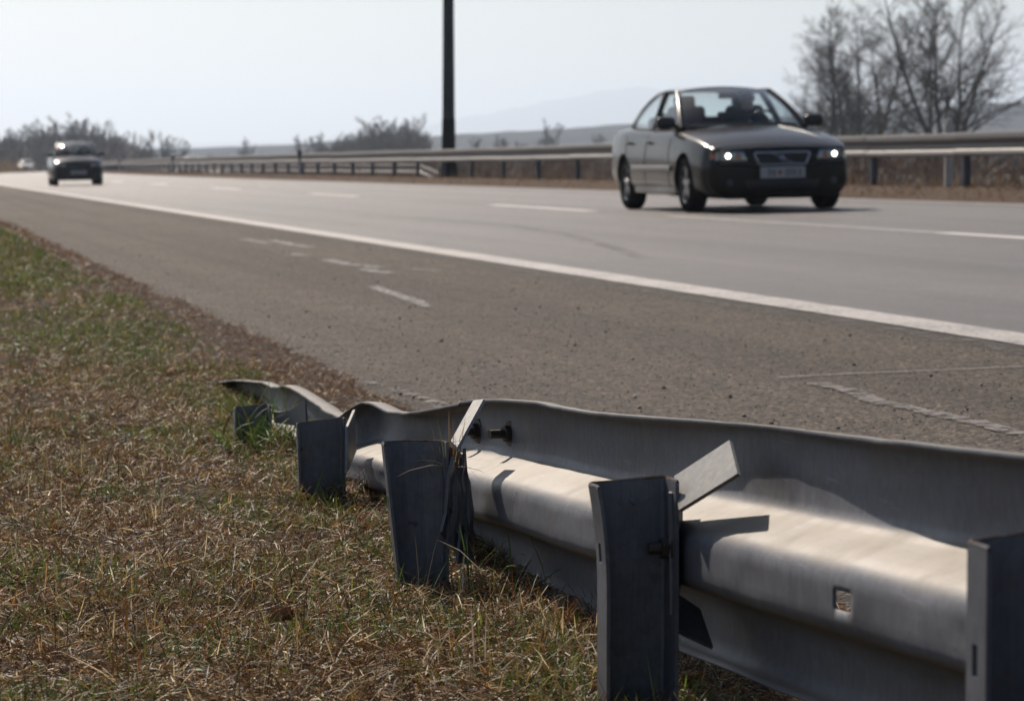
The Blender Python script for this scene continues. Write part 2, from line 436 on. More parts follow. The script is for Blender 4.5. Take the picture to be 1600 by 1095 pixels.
scuff('pale_scuff', [(425, 376), (455, 383), (485, 387)], 0.05, M['pale_crack'], SH, 0.005, 0.7)
scuff('pale_scuff', [(455, 397), (480, 400)], 0.05, M['pale_crack'], SH, 0.004, 0.7)
scuff('pale_scuff', [(510, 406), (545, 414), (598, 419)], 0.05, M['pale_crack'], SH, 0.004, 0.7)
scuff('pale_scuff', [(565, 421), (610, 428)], 0.05, M['pale_crack'], SH, 0.005, 0.7)
scuff('pale_scuff', [(580, 448), (622, 462), (672, 480)], 0.035, M['pale_crack'], SH, 0.004, 0.7)
scuff('pale_scuff', [(635, 420), (688, 424)], 0.03, M['pale_crack'], SH, 0.004, 0.7)
scuff('crumbled_edge', [(490, 566), (540, 590), (590, 605), (650, 620), (740, 655)], 0.026, M['crumble'], SH, 0.006, 0.9)
scuff('dark_crack', [(480, 538), (560, 541), (650, 542), (775, 547)], 0.020, M['dark_seam'], SH, 0.004, 0.6)
scuff('dark_crack', [(330, 478), (420, 476), (520, 474)], 0.022, M['dark_seam'], SH, 0.004, 0.6)
scuff('tyre_mark', [(560, 338), (680, 344), (800, 353), (880, 366), (960, 388), (1010, 405)], 0.06, M['tyre'], RD, 0.003, 0.3)
scuff('tyre_mark', [(1040, 335), (1180, 345), (1300, 350)], 0.05, M['tyre'], RD, 0.003, 0.3)

# median strip and opposite carriageway
def med_z(X, Y):
    z = np.interp(X, [12.7, 12.95, 13.4, 13.9, 14.8, 15.8, 17.0], [0.30, 0.36, 0.45, 0.475, 0.46, 0.33, 0.20])
    return z + 0.03 * (fnoise(X * 1.5, Y * 1.5, 3) - 0.45) * (X > 12.8) * (X < 16.9)
sheet('median', np.linspace(12.7, 17.0, 18), np.concatenate([np.arange(-12, 90, 0.8), np.arange(90, 400, 4), np.arange(400, 1500, 25)]), med_z, M['median'])
sheet('opposite_road', [16.98, 20, 24, 28], YS, lambda X, Y: 0.19 + 0 * X, M['lane'])
sheet('far_verge', [27.95, 30, 36, 50], YS, lambda X, Y: np.interp(X, [27.9, 30, 36, 50], [0.20, 0.1, -0.25, -0.5]), M['median'])

# hills
def ridge(name, dep, pts, material, back, lo=-5, n=160):
    """a real landform: a long ridge at the given distance, falling away behind and in front"""
    xs = np.linspace(pts[0][0], pts[-1][0], n); tops = np.interp(xs, [p[0] for p in pts], [p[1] for p in pts])
    tops = np.convolve(np.pad(tops, 6, 'edge'), np.ones(13) / 13, 'valid')
    prof = [(-1.0, 0.0), (-0.7, 0.25), (-0.4, 0.62), (-0.15, 0.92), (0.0, 1.0), (0.3, 0.8), (1.0, 0.0)]
    G = []
    for i, (px, ty) in enumerate(zip(xs, tops)):
        p = at_depth(px, ty, dep); hgt = p.z
        row = []
        for (u, h) in prof:
            q = at_depth(px, 261, dep + u * back)
            jit = 1 + 0.10 * (float(fnoise(px * 0.035, u * 3, 4)) - 0.47) + 0.03 * (float(vnoise(px * 0.5, u * 7)) - 0.5)
            row.append((q.x, q.y, lo + (hgt - lo) * h * jit))
        G.append(row)
    o = MB().grid(G).build(name, material, None, smooth=60); tag(o, kind='structure'); return o
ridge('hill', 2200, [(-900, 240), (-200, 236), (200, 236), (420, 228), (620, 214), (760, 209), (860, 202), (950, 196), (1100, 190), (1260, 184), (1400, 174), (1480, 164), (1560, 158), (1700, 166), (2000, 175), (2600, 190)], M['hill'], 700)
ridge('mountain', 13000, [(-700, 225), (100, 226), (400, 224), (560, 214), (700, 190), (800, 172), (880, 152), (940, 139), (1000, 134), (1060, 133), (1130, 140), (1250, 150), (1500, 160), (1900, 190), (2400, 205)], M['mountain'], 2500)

# ------------------------------------------------------------------ the air
hz = MB().box((800, 8150, 193.4), (24000, 17200, 390)).build('haze', mat('haze_air', (1, 1, 1)), None)
hm = hz.data.materials[0]; ht = hm.node_tree; ht.nodes.clear()
pv = ht.nodes.new('ShaderNodeVolumePrincipled'); ho = ht.nodes.new('ShaderNodeOutputMaterial')
pv.inputs['Color'].default_value = (0.735, 0.85, 1.0, 1); pv.inputs['Density'].default_value = HAZE; pv.inputs['Anisotropy'].default_value = 0.5
ht.links.new(pv.outputs[0], ho.inputs['Volume'])
tag(hz, kind='stuff')

# ------------------------------------------------------------------ near guardrail: a knocked-down terminal, seen from behind
GR = empty('crushed_guardrail', (1.0, 3.6, 0.05))
tag(GR, 'bent galvanised steel guardrail with leaning posts, half sunk in the near grass verge', 'guardrail')
INV = Matrix.Translation(-Vector(GR.location))
def gl(P): return [tuple(INV @ Vector(p)) for p in P]
# top-edge control points: photo pixel and distance from the camera's line (m)
TOP = [(300, 612, 1.03), (335, 600, 1.03), (352, 596.5, 1.03), (372, 594, 1.03), (412, 597, 1.03), (420, 600, 1.03), (428, 604.5, 1.03), (440, 605, 1.03), (452, 602, 1.03), (462, 606, 1.025), (480, 618, 1.015),
       (505, 633, 1.00), (525, 644, 0.985), (541, 652, 0.975), (549, 645, 0.985), (560, 636, 1.00), (576, 627.5, 1.015), (588, 629, 1.015), (602, 637, 1.01), (616, 643, 1.01), (640, 645, 1.015), (665, 643, 1.02),
       (692, 637, 1.025), (722, 630.5, 1.03)]
TOP2 = [(716, 629, 1.024), (735, 626, 1.024), (752, 624.5, 1.024), (790, 625, 1.024), (835, 627, 1.024), (852, 631, 1.024), (875, 637, 1.024), (930, 645, 1.024), (1050, 655, 1.024), (1150, 664, 1.024),
        (1300, 680, 1.024), (1450, 695, 1.024), (1600, 712, 1.024), (1900, 745, 1.024), (2600, 815, 1.03)]
PROF = [(0.0305, 0.004), (0.029, 0.000), (0.018, 0.000), (0.008, 0.0015), (0.002, 0.006), (0.0, 0.016), (0.0, 0.040), (0.0, 0.062), (0.0005, 0.084), (0.003, 0.093), (0.009, 0.0995), (0.020, 0.105), (0.038, 0.112), (0.056, 0.1195),
        (0.068, 0.125), (0.076, 0.131), (0.0805, 0.139), (0.082, 0.148), (0.082, 0.1535), (0.082, 0.164), (0.082, 0.1745), (0.082, 0.186), (0.0800, 0.194), (0.073, 0.201), (0.060, 0.206), (0.040, 0.213), (0.018, 0.221), (0.008, 0.228),
        (0.002, 0.238), (0.0, 0.250), (0.0, 0.280), (0.002, 0.296), (0.010, 0.306), (0.022, 0.309)]
def pchip(xs, ys, q, sm):
    d = np.interp(q, xs, ys)
    k = max(1, int(sm)); ker = np.hanning(2 * k + 3)[1:-1]; ker /= ker.sum()
    return np.convolve(np.pad(d, (len(ker) // 2, len(ker) // 2), 'edge'), ker, 'valid')[:len(q)]
def beam(name, ctrl, crumple, sm, hole=None, dx=0.0, step=0.012):
    P = [at_x(a, b, c) for a, b, c in ctrl]; P.sort(key=lambda p: p.y)
    ys = np.arange(P[0].y, P[-1].y, step)
    if hole: ys = np.sort(np.concatenate([ys[(ys < hole[0] - 0.004) | (ys > hole[1] + 0.004)], np.linspace(hole[0], hole[1], 5)]))
    yy = [p.y for p in P]
    X = pchip(yy, [p.x for p in P], ys, sm) + 0.025 + dx; Z = pchip(yy, [p.z for p in P], ys, sm)
    Zs = np.polyval(np.polyfit(ys, Z, 2), ys) if not crumple else pchip(yy, [p.z for p in P], ys, 40)
    V = []; nP = len(PROF)
    for y, x, z0, zs_ in zip(ys, X, Z, Zs):
        sq = float(np.interp(y, [4.4, 5.0, 7.0, 8.4], [1.0, 0.84, 0.74, 0.70])) if crumple else float(np.interp(y, [1.0, 4.2, 4.6], [1.0, 1.0, 0.97]))
        for j, (v, d) in enumerate(PROF):
            u = d / 0.31; wz = min(1.0, max(0.0, (d - 0.03) / 0.09)); z = z0 * (1 - wz) + zs_ * wz
            wob = 0.006 * (float(fnoise(y * 2.9, u * 2.4 + 5, 4)) - 0.45) * 2
            if crumple:
                wob += 0.065 * (float(fnoise(y * 2.6, u * 1.7, 3)) - 0.45) * min(1, max(0, (y - 4.5) / 0.4)) * (0.3 + u)
            lip = 1.0
            if j < 4: lip = 1.0 + 0.3 * (float(vnoise(y * 1.7, 2.2)) - 0.5) + (0.35 if crumple else 0) - (0 if crumple else 0.62 * math.exp(-((y - 3.42) / 0.30) ** 2))
            V.append((x - v * lip + wob, y, z - d * sq + (0.0016 * (float(vnoise(y * 14, 1.5)) - 0.5) if j < 4 else 0)))
    F = []
    for i in range(len(ys) - 1):
        ym = (ys[i] + ys[i + 1]) / 2
        for j in range(nP - 1):
            if hole and hole[0] < ym < hole[1] and hole[2] <= j < hole[3]: continue
            F.append((i * nP + j, i * nP + j + 1, (i + 1) * nP + j + 1, (i + 1) * nP + j))
    mb = MB(); mb.add(gl(V), F)
    return mb.build(name, M['galv'], GR, smooth=50, thick=0.003, offset=0)
h_c = at_x(1318, 920, 0.967).y
B2 = beam('rail_beam', TOP2, False, 6, hole=(h_c - 0.028, h_c + 0.028, 18, 20))
B1 = beam('rail_beam', TOP, True, 1, dx=0.004, step=0.010)
B1['label'] = 'buckled far end of the steel beam'

# posts: C channels, open towards the camera
def c_post(Y, x0, x1, ztop, zbot=-0.25, fl=0.055, bend=None, tilt=0.0, name='post', slot_z=None, r=0.006, top_skew=0.0):
    nz = 26; zs = np.linspace(zbot, ztop, nz)
    # section: flange near edge left -> web -> flange near edge right (plan view, y towards the camera is negative)
    w_ = x1 - x0
    sec = [(0, -fl), (0, -fl * 0.62), (0, -fl * 0.38), (0, -r), (r * 0.3, -r * 0.3), (r, 0), (w_ * 0.35, 0), (w_ * 0.65, 0), (w_ - r, 0), (w_ - r * 0.3, -r * 0.3), (w_, -r), (w_, -fl * 0.5), (w_, -fl)]
    V = []
    for z in zs:
        u = (z - 0.05) / max(0.01, ztop - 0.05)
        for (sx, sy) in sec:
            bx, by = bend(u, sx / w_, sy) if bend else (0, 0)
            zz = z + (top_skew * (sx / w_) if z == zs[-1] else 0)
            V.append((x0 + sx + bx, Y + sy + tilt * max(u, 0) + by, zz))
    n = len(sec); F = []
    for i in range(nz - 1):
        zm = (zs[i] + zs[i + 1]) / 2
        for j in range(n - 1):
            if slot_z and j == 1 and slot_z[0] < zm < slot_z[1]: continue
            F.append((i * n + j, i * n + j + 1, (i + 1) * n + j + 1, (i + 1) * n + j))
    o = MB().add(gl(V), F).build(name, M['galv_post'], GR, thick=0.0045, offset=0)
    # worn rusty rim along the cut top edge
    rim = [(x0 + sx + (bend(1, sx / w_, sy)[0] if bend else 0), Y + sy + tilt + (bend(1, sx / w_, sy)[1] if bend else 0), ztop + 0.0005 + top_skew * sx / w_) for sx, sy in sec]
    MB().tube(gl(rim), [0.0016 + 0.0012 * random.random() for _ in rim], 6).build('rusty_rim', M['rust'], o)
    return o
def bolt(c, axis, parent, r=0.011, ln=0.03, wr=0.018):
    mb = MB(); a = Vector(axis).normalized(); c = Vector(c)
    mb.tube(gl([c, c + a * ln]), r * 0.75, 10)
    mb.tube(gl([c, c + a * 0.014]), r * 1.35, 6)
    mb.tube(gl([c - a * 0.001, c + a * 0.004]), wr, 14)
    return mb.build('bolt', M['bolt'], parent, smooth=35)
def plate(quad, name, parent, material, nu=8, nv=4, bendf=None, thick=0.005):
    a, b, c, d = [Vector(p) for p in quad]; G = []
    for i in range(nu + 1):
        u = i / nu; row = []
        for j in range(nv + 1):
            v = j / nv; p = a.lerp(b, u).lerp(d.lerp(c, u), v)
            if bendf: p = p + bendf(u, v)
            row.append(p)
        G.append(gl(row))
    return MB().grid(G).build(name, material, parent, thick=thick, offset=0)

YA, YB, YC, YD, Y0 = 3.56, 4.72, 5.92, 7.15, 2.30
# post A (the big one in the foreground)
pA0, pA1 = at_y(937, 760, YA), at_y(1043, 735, YA)
bendA = lambda u, s, y: (-0.012 * max(0, u - 0.55) ** 2 / 0.2 * (1 - s) - 0.002, 0.0)
A = c_post(YA, pA0.x, pA1.x, pA0.z + 0.004, bend=bendA, slot_z=(at_y(922, 872, YA).z, at_y(922, 848, YA).z), top_skew=0.006)
A['label'] = 'foreground post with a curled rusty top'
bc = at_y(1046, 856, YA - 0.03); bolt((pA1.x - 0.002, YA - 0.028, bc.z), (-1, 0, 0), A, 0.010, 0.03, 0.017)
YT = YA - 0.01
# the deformation bracket bolted to post A: a vertical strap with an upper and a lower arm
def arm(pix, ys, name, parent, material, bendf=None):
    return plate([at_y(p[0], p[1], y) for p, y in zip(pix, ys)], name, parent, material, bendf=bendf)
br = arm([(1047, 770), (1064, 752), (1064, 905), (1050, 960)], (YT - 0.03, YT + 0.03, YT + 0.03, YT - 0.03), 'bracket', A, M['galv_post'])
M['galv_strap'] = galv('galvanised_strap', (0.24, 0.235, 0.225), 0.6, 0.2, 0.55)
arm([(1056, 745), (1142, 689), (1155, 741), (1063, 798)], (YT + 0.03, YT - 0.10, YT - 0.22, YT - 0.07), 'bracket_arm', A, M['galv_strap'])
arm([(1052, 925), (1093, 953), (1113, 1012), (1056, 985)], (YT + 0.03, YT + 0.02, YT - 0.03, YT - 0.03), 'bracket_arm', A, M['galv_post'])
# post at the right border
p0 = at_y(1531, 850, Y0)
P0 = c_post(Y0, p0.x - 0.011, p0.x + 0.10, p0.z + 0.002, fl=0.05, slot_z=(at_y(1502, 1040, Y0 - 0.03).z, at_y(1502, 1010, Y0 - 0.03).z), top_skew=0.012)
P0['label'] = 'nearest post at the right border with a bolt slot'
# post B, torn open on its right
pB0, pB1 = at_y(606, 692, YB), at_y(694, 690, YB)
bendB = lambda u, s, y: (-0.010 * max(u, 0) * (1 - s) + 0.016 * (1 - max(u, 0)) * (1 - s), 0.02 * math.sin(3.1 * s) * max(u, 0))
Bp = c_post(YB, pB0.x, pB1.x, pB0.z, bend=bendB, fl=0.03, slot_z=(at_y(622, 790, YB).z, at_y(622, 768, YB).z))
Bp['label'] = 'torn post with crumpled side and dry stalks caught in it'
for pix, ys in [([(690, 692), (726, 712), (742, 850), (700, 790)], (YB, YB + 0.05, YB + 0.03, YB - 0.03)),
                ([(704, 712), (722, 770), (716, 870), (690, 830)], (YB - 0.03, YB + 0.0, YB + 0.0, YB - 0.04)),
                ([(722, 700), (738, 770), (738, 880), (714, 880)], (YB + 0.04, YB + 0.04, YB + 0.02, YB - 0.02))]:
    arm(pix, ys, 'torn_flange', Bp, M['galv_post'], bendf=lambda u, v: Vector((0.006 * (abs(((3 * v + u) % 2) - 1) - 0.5), -0.012 * (abs(((3 * u) % 2) - 1) - 0.5), 0)))
arm([(706, 690), (741, 627), (757, 625), (716, 700)], (YB + 0.02, YB + 0.16, YB + 0.10, YB - 0.06), 'bracket_arm', Bp, M['galv_strap'])
# post C
pC0, pC1 = at_y(468, 662, YC), at_y(536, 655, YC)
Cp = c_post(YC, pC0.x, pC1.x, pC0.z, fl=0.02, bend=lambda u, s, y: (-0.006 * max(u, 0) * (1 - s), 0), top_skew=0.010)
Cp['label'] = 'dark flat post in front of the deepest crease'
arm([(541, 668), (553, 640), (555, 705), (541, 738)], (YC - 0.03, YC + 0.10, YC + 0.08, YC - 0.08), 'bracket', Cp, M['galv_strap'])
# post D, sunk deepest
pD0, pD1 = at_y(360, 637, YD), at_y(412, 630, YD)
Dp = c_post(YD, pD0.x + 0.008, pD1.x + 0.01, pD0.z, fl=0.045, top_skew=0.006)
Dp['label'] = 'farthest post, sunk to its top in grass'
arm([(428, 642), (478, 624), (480, 668), (430, 660)], (YD - 0.02, YD - 0.3, YD - 0.3, YD - 0.02), 'bracket', Dp, M['galv_post'],
    bendf=lambda u, v: Vector((0, 0, -0.012 * math.sin(3.1 * u) * (1 - v))))
# splice bolts on the beam
for px, py in ((741, 673), (792, 677)):
    q = at_x(px + 6, py, 1.046); bolt((1.047, q.y, q.z), (-1, -0.25, 0), B2, 0.0105, 0.042, 0.022)
q = at_x(1056, 939, 0.95); bolt((0.965, YA + 0.05, q.z + 0.03), (-1, 0, 0), B2)

# ------------------------------------------------------------------ median guardrails
def w_section(length, flip=1, n=2):
    pr = [(v * flip, 0.155 - d) for v, d in PROF[::2]]
    return MB().grid([[(v, y, z) for v, z in pr] for y in (-length / 2, -length / 2 + 0.01, -length / 2 + 0.03, 0, length / 2 - 0.03, length / 2 - 0.01, length / 2)])
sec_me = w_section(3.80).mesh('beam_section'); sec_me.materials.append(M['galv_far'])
sec_me.polygons.foreach_set('use_smooth', [True] * len(sec_me.polygons)); sec_me.set_sharp_from_angle(angle=R(50))
pm = MB(); pm.grid([[(-0.05 + a, b, z) for a, b in ((0, -0.055), (0, 0), (0.1, 0), (0.1, -0.055))] for z in (-0.5, 0.70)])
post_me = pm.mesh('post'); post_me.materials.append(M['galv_post'])
blk = MB().box((0, 0, 0), (0.07, 0.06, 0.2)); blk_me = blk.mesh('spacer'); blk_me.materials.append(M['galv_post'])
def far_rail(name, xr, y0, sp, n, zg, top, label, ramp=0):
    root = empty(name, (xr, y0, zg)); tag(root, label, 'guardrail')
    for k in range(n):
        y = y0 + sp * k; x = xr + float(curve_off(y)); sl = max(0.0, (y - 90) / 3000.0) if y > 90 else 0.0
        zt = top + 0.03 * (float(vnoise(k * 0.8, xr)) - 0.5)
        f0 = max(0.0, 1 - k / ramp) if ramp else 0.0; f1 = max(0.0, 1 - (k + 1) / ramp) if ramp else 0.0
        def put(nm, me, loc, rx=0.0, th=None):
            o = bpy.data.objects.new(nm, me); C.objects.link(o); o.parent = root
            o.location = Vector(loc) - root.location; o.rotation_euler = (rx, 0, -sl)
            if th: m = o.modifiers.new('thickness', 'SOLIDIFY'); m.thickness = th; m.offset = 0
            return o
        rx = math.atan2((f0 - f1) * top, sp)
        zb = zt - 0.155 - top * (f0 + f1) / 2
        put('rail_beam', sec_me, (x - 0.05 - (0.009 if k % 2 else 0), y + sp / 2, zg + zb), rx, 0.004)
        if f0 < 0.6: put('post', post_me, (x + 0.10, y, zg + (0 if f0 == 0 else -top * f0)), 0, 0.006)
        if not ramp: put('spacer', blk_me, (x + 0.075, y, zg + zt - 0.155))
    return root
y_p = at_x(902, 262, 14.0).y
sp = 3.72
n0 = 22
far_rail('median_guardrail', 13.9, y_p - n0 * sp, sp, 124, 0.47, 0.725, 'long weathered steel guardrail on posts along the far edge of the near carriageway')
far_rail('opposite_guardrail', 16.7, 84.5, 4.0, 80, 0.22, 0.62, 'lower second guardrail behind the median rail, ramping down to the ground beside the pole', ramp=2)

# lighting mast
px_ = at_x(701, 262, 14.75)
mast = empty('mast', (px_.x, px_.y, 0.42)); tag(mast, 'tall dark steel mast with flared foot rising behind the median guardrail', 'pole')
M['mast'] = hill_mat('mast_paint', (0.030, 0.036, 0.046), (0.05, 0.058, 0.07), 2.0); NT(M['mast']).b.inputs['Roughness'].default_value = 0.55
M['mast_dark'] = hill_mat('mast_bitumen', (0.012, 0.012, 0.015), (0.022, 0.022, 0.025), 2.0)
MB().lathe([(0.168, 1.58), (0.165, 2.2), (0.150, 4.4), (0.11, 12.0), (0.0, 12.05)], 16, 'z').build('shaft', M['mast'], mast, smooth=40)
MB().lathe([(0.0, -0.3), (0.29, -0.3), (0.285, 0.05), (0.235, 0.28), (0.20, 0.48), (0.188, 0.75), (0.178, 1.60), (0.15, 1.605)], 16, 'z').build('foot', M['mast_dark'], mast, smooth=40)
MB().box((0, 0.02, 0.03), (0.62, 0.62, 0.06)).build('base_plate', M['mast_dark'], mast, bevel=0.01)

# delineator posts
M['plastic'] = hill_mat('delineator_plastic', (0.50, 0.47, 0.44), (0.60, 0.57, 0.53), 6.0); M['black'] = mat('black_plastic', (0.015, 0.015, 0.017), 0.5)
M['reflect'] = mat('reflector', (0.45, 0.40, 0.36), 0.25)
for px, label in ((1482, 'pale plastic delineator post behind the median guardrail, right of the dark sedan'),
                  (468, 'delineator post with a black head above the median guardrail, left of the mast'),
                  (270, 'distant pale delineator post on the median, above a passing dark car'),
                  (187, 'farthest dark-headed delineator post, just right of the oncoming hatchback')):
    dx_ = 14.2 if px > 1000 else 13.70
    q = at_x(px, 262, dx_)
    if px < 400:
        for _ in range(30):
            q = at_x(px, 262, dx_ + float(curve_off(q.y)))
    d = empty('delineator', (q.x, q.y, 0.46)); tag(d, label, 'marker post', 'delineator posts on the median')
    bd = [(-0.055, -0.025), (0.0, -0.045), (0.055, -0.025), (0.05, 0.03), (-0.05, 0.03)]
    MB().grid([[(a, b, z) for a, b in bd + bd[:1]] for z in (-0.2, 0.60)]).build('body', M['plastic'], d)
    mb = MB().grid([[(a * s, b * s, z) for a, b in bd + bd[:1]] for z, s in ((0.60, 1.25), (0.86, 1.25))]); mb.build('black_band', M['black'] if px < 1000 else M['plastic'], d)
    mb = MB(); n = 5; mb.grid([[(a * s, b * s, z) for a, b in bd + bd[:1]] for z, s in ((0.86, 0.9), (0.93, 0.8), (0.94, 0.1))]).build('cap', M['plastic'], d)
    MB().box((0, -0.048, 0.74), (0.04, 0.006, 0.16)).build('reflector', M['reflect'], d)

# ------------------------------------------------------------------ bare trees
def tree_segs(seed, H, style):
    rd = random.Random(seed); segs = []
    def grow(p, d, L, r, lev, nseg, upw):
        q = p.copy(); d = d.copy(); pts = [(q.copy(), r)]
        for i in range(nseg):
            d = (d + Vector((rd.gauss(0, 1), rd.gauss(0, 1), rd.gauss(0, 1))) * (0.05 + 0.06 * lev) + Vector((0, 0, upw))).normalized()
            q2 = q + d * (L / nseg); r2 = max(0.006, r * (1 - (i + 1) / nseg * (0.80 if lev else 0.88)))
            rr = r * (1 - i / nseg * (0.80 if lev else 0.88))
            segs.append((q.copy(), q2.copy(), max(rr, 0.006), r2, lev)); q = q2; pts.append((q.copy(), r2, d.copy()))
        return pts
    def branch(pts, lev, L0, maxlev, cnt, start, ang):
        N = len(pts) - 1
        for k in range(cnt):
            t = start + (1 - start) * (k + rd.random()) / cnt; i = min(N - 1, int(t * N)); f = t * N - i
            a, b = pts[i], pts[i + 1]; p = a[0].lerp(b[0], f); r = a[1] * (1 - f) + b[1] * f
            d = (b[0] - a[0]).normalized(); az = rd.uniform(0, 6.283)
            s = d.cross(Vector((0.3, 0.2, 0.93))); s = s.normalized() if s.length > 0.05 else Vector((1, 0, 0)); s2 = d.cross(s)
            an = ang * rd.uniform(0.7, 1.25); out = (s * math.cos(az) + s2 * math.sin(az))
            dd = (d * math.cos(an) + out * math.sin(an)).normalized()
            L = L0 * rd.uniform(0.65, 1.1) * ((1.15 - 0.75 * t) if lev == 1 else (1.1 - 0.4 * t))
            pp = grow(p, dd, L, min(r * 0.55, 0.0045 * L * 2.6 + 0.004), lev, 5 if lev < 3 else 3, 0.045 if lev < 3 else 0.03)
            if lev < maxlev:
                branch(pp, lev + 1, L * 0.46, maxlev, {1: 11, 2: 8 if style != 'round' else 6}.get(lev, 4), 0.18, 0.75)
    if style == 'tall':
        t = grow(Vector((0, 0, 0)), Vector((rd.gauss(0, .02), rd.gauss(0, .02), 1)), H, H * 0.0125, 0, 12, 0.05)
        branch(t, 1, H * 0.43, 3, 32, 0.12, 0.98)
    elif style == 'wide':
        for k in range(rd.choice([4, 5])):
            az = k * 1.35 + rd.uniform(-.3, .3); tilt = 0.10 + 0.24 * rd.random()
            t = grow(Vector((0.35 * math.cos(az), 0.35 * math.sin(az), 0)), Vector((math.sin(tilt) * math.cos(az), math.sin(tilt) * math.sin(az), math.cos(tilt))), H * rd.uniform(0.82, 1.0), H * 0.0125, 0, 12, 0.03)
            branch(t, 1, H * 0.46, 3, 18, 0.12, 0.85)
    else:   # round crowned small tree, for the far rows
        for k in range(3):
            az = k * 2.1 + rd.random(); tilt = 0.12 + 0.2 * rd.random()
            t = grow(Vector((0, 0, 0)), Vector((math.sin(tilt) * math.cos(az), math.sin(tilt) * math.sin(az), math.cos(tilt))), H * rd.uniform(0.75, 1.0), H * 0.013, 0, 7, 0.03)
            branch(t, 1, H * 0.36, 3, 12, 0.12, 0.75)
    return segs
def segs_mesh(name, segs, k, material, fat=1.0):
    n = len(segs)
    P0 = np.array([s[0] for s in segs]); P1 = np.array([s[1] for s in segs]); r0 = np.array([s[2] for s in segs]) * fat; r1 = np.array([s[3] for s in segs]) * fat
    d = P1 - P0; d /= np.linalg.norm(d, axis=1, keepdims=True) + 1e-9
    u = np.cross(d, np.tile([0.31, 0.57, 0.76], (n, 1))); u /= np.linalg.norm(u, axis=1, keepdims=True) + 1e-9; v = np.cross(d, u)
    V = np.zeros((n, 2 * k, 3))
    for i in range(k):
        q = 2 * math.pi * i / k; o = u * math.cos(q) + v * math.sin(q)
        V[:, i] = P0 + o * r0[:, None]; V[:, k + i] = P1 + o * r1[:, None]
    b = (np.arange(n) * 2 * k)[:, None]
    Q = np.concatenate([b + np.array([[i, (i + 1) % k, k + (i + 1) % k, k + i]]) for i in range(k)])
    me = np_mesh(name, V.reshape(-1, 3), np.zeros((0, 3), int), None, Q); me.materials.append(material); return me
def make_tree(seed, H, style, twig):
    S = tree_segs(seed, H, style)
    root = empty('bare_tree')
    link('trunk', segs_mesh('trunk', [s for s in S if s[4] <= 1], 6, M['bark'], 1.25), root, recalc=False)
    fine = [s for s in S if s[4] > 1]
    link('crown', segs_mesh('crown', fine, 3, twig, 1.4 if style != 'round' else 3.1), root, recalc=False)
    return root
def stand(root, px, base_z, dep, label, cat='tree', group=None, sc=1.0, rz=0.0):
    q = at_depth(px, 261, dep); root.location = (q.x, q.y, base_z); root.rotation_euler = (0, 0, rz); root.scale = (sc, sc, sc)
    tag(root, label, cat, group)
right = [(1290, 12.2, 'tall', 'slender bare tree standing leftmost of the row behind the sedan'),
         (1322, 14.2, 'tall', 'tall bare tree, second from the left of the row behind the sedan'),
         (1343, 13.6, 'tall', 'bare tree in the middle of the tight row behind the sedan'),
         (1378, 12.8, 'tall', 'slim bare tree leaning at the right end of the tight row'),
         (1308, 12.6, 'tall', 'thin bare tree just right of the leftmost slender one'),
         (1364, 14.8, 'tall', 'tallest straight bare tree in the row behind the sedan')]
for i, (px, H, st, lb) in enumerate(right):
    stand(make_tree(30 + i, H, st, M['twig']), px, -0.45, 255 + 6 * (i % 2), lb, rz=i * 1.3)
stand(make_tree(51, 18.0, 'wide', M['twig']), 1482, -0.45, 250, 'large spreading many-stemmed bare tree at the right border', rz=0.6)
stand(make_tree(53, 15.0, 'tall', M['twig']), 1448, -0.45, 258, 'leaning bare tree between the tight row and the large spreading tree', rz=2.0)
protos = [make_tree(70 + i, 9.0, 'round', M['twig_far']) for i in range(4)]
rows = [(8, 208), (32, 203), (52, 198), (76, 187), (97, 181), (118, 188), (133, 194), (158, 189), (176, 203), (191, 215),
        (232, 208), (256, 207), (280, 215), (384, 221), (468, 215), (503, 207), (548, 206), (570, 199), (589, 188), (610, 186), (636, 177), (650, 196),
        (742, 219), (786, 211), (800, 216), (858, 196), (936, 214)]
names = ['far-left edge of the picture', 'second from the left edge', 'third from the left edge', 'left shoulder of the tall clump over the hatchback', 'peak of the tall clump over the hatchback',
         'right of the peak over the hatchback', 'low saddle right of the hatchback roof', 'rounded crown right of the hatchback', 'sloping right end of the clump by the hatchback', 'lowest at the clump end right of the hatchback',
         'leftmost of the three small trees above the far rail', 'middle of the three small trees above the far rail', 'rightmost of the three small trees above the far rail', 'alone between the small trees and the delineator',
         'above the black-headed delineator', 'just right of the black-headed delineator', 'left foot of the dark clump before the mast', 'rising left side of the dark clump before the mast', 'left top of the dark clump before the mast',
         'centre of the dark clump before the mast', 'highest crown of the clump left of the mast', 'last tree left of the mast', 'first small tree right of the mast', 'second small tree right of the mast',
         'third small tree right of the mast', 'round lone crown between mast and sedan', 'small tree close to the tail of the sedan']
used = set()
for i, ((px, ty), nm) in enumerate(zip(rows, names)):
    dep = 470 + 37 * ((i * 7) % 5) if px < 700 else 520 + 20 * (i % 3)
    p = protos[i % 4]
    if i % 4 not in used: used.add(i % 4); t = p
    else: t = copy_tree(p)
    Hn = (at_depth(px, ty, dep).z + 0.45)
    stand(t, px, -0.45, dep, 'hazy bare tree, ' + nm, 'tree', 'bare trees along the horizon', Hn / 8.6, i * 0.9)
    t.scale = (Hn / 8.6 * (1.15 if px < 200 else 1.0),) * 2 + (Hn / 8.6,)

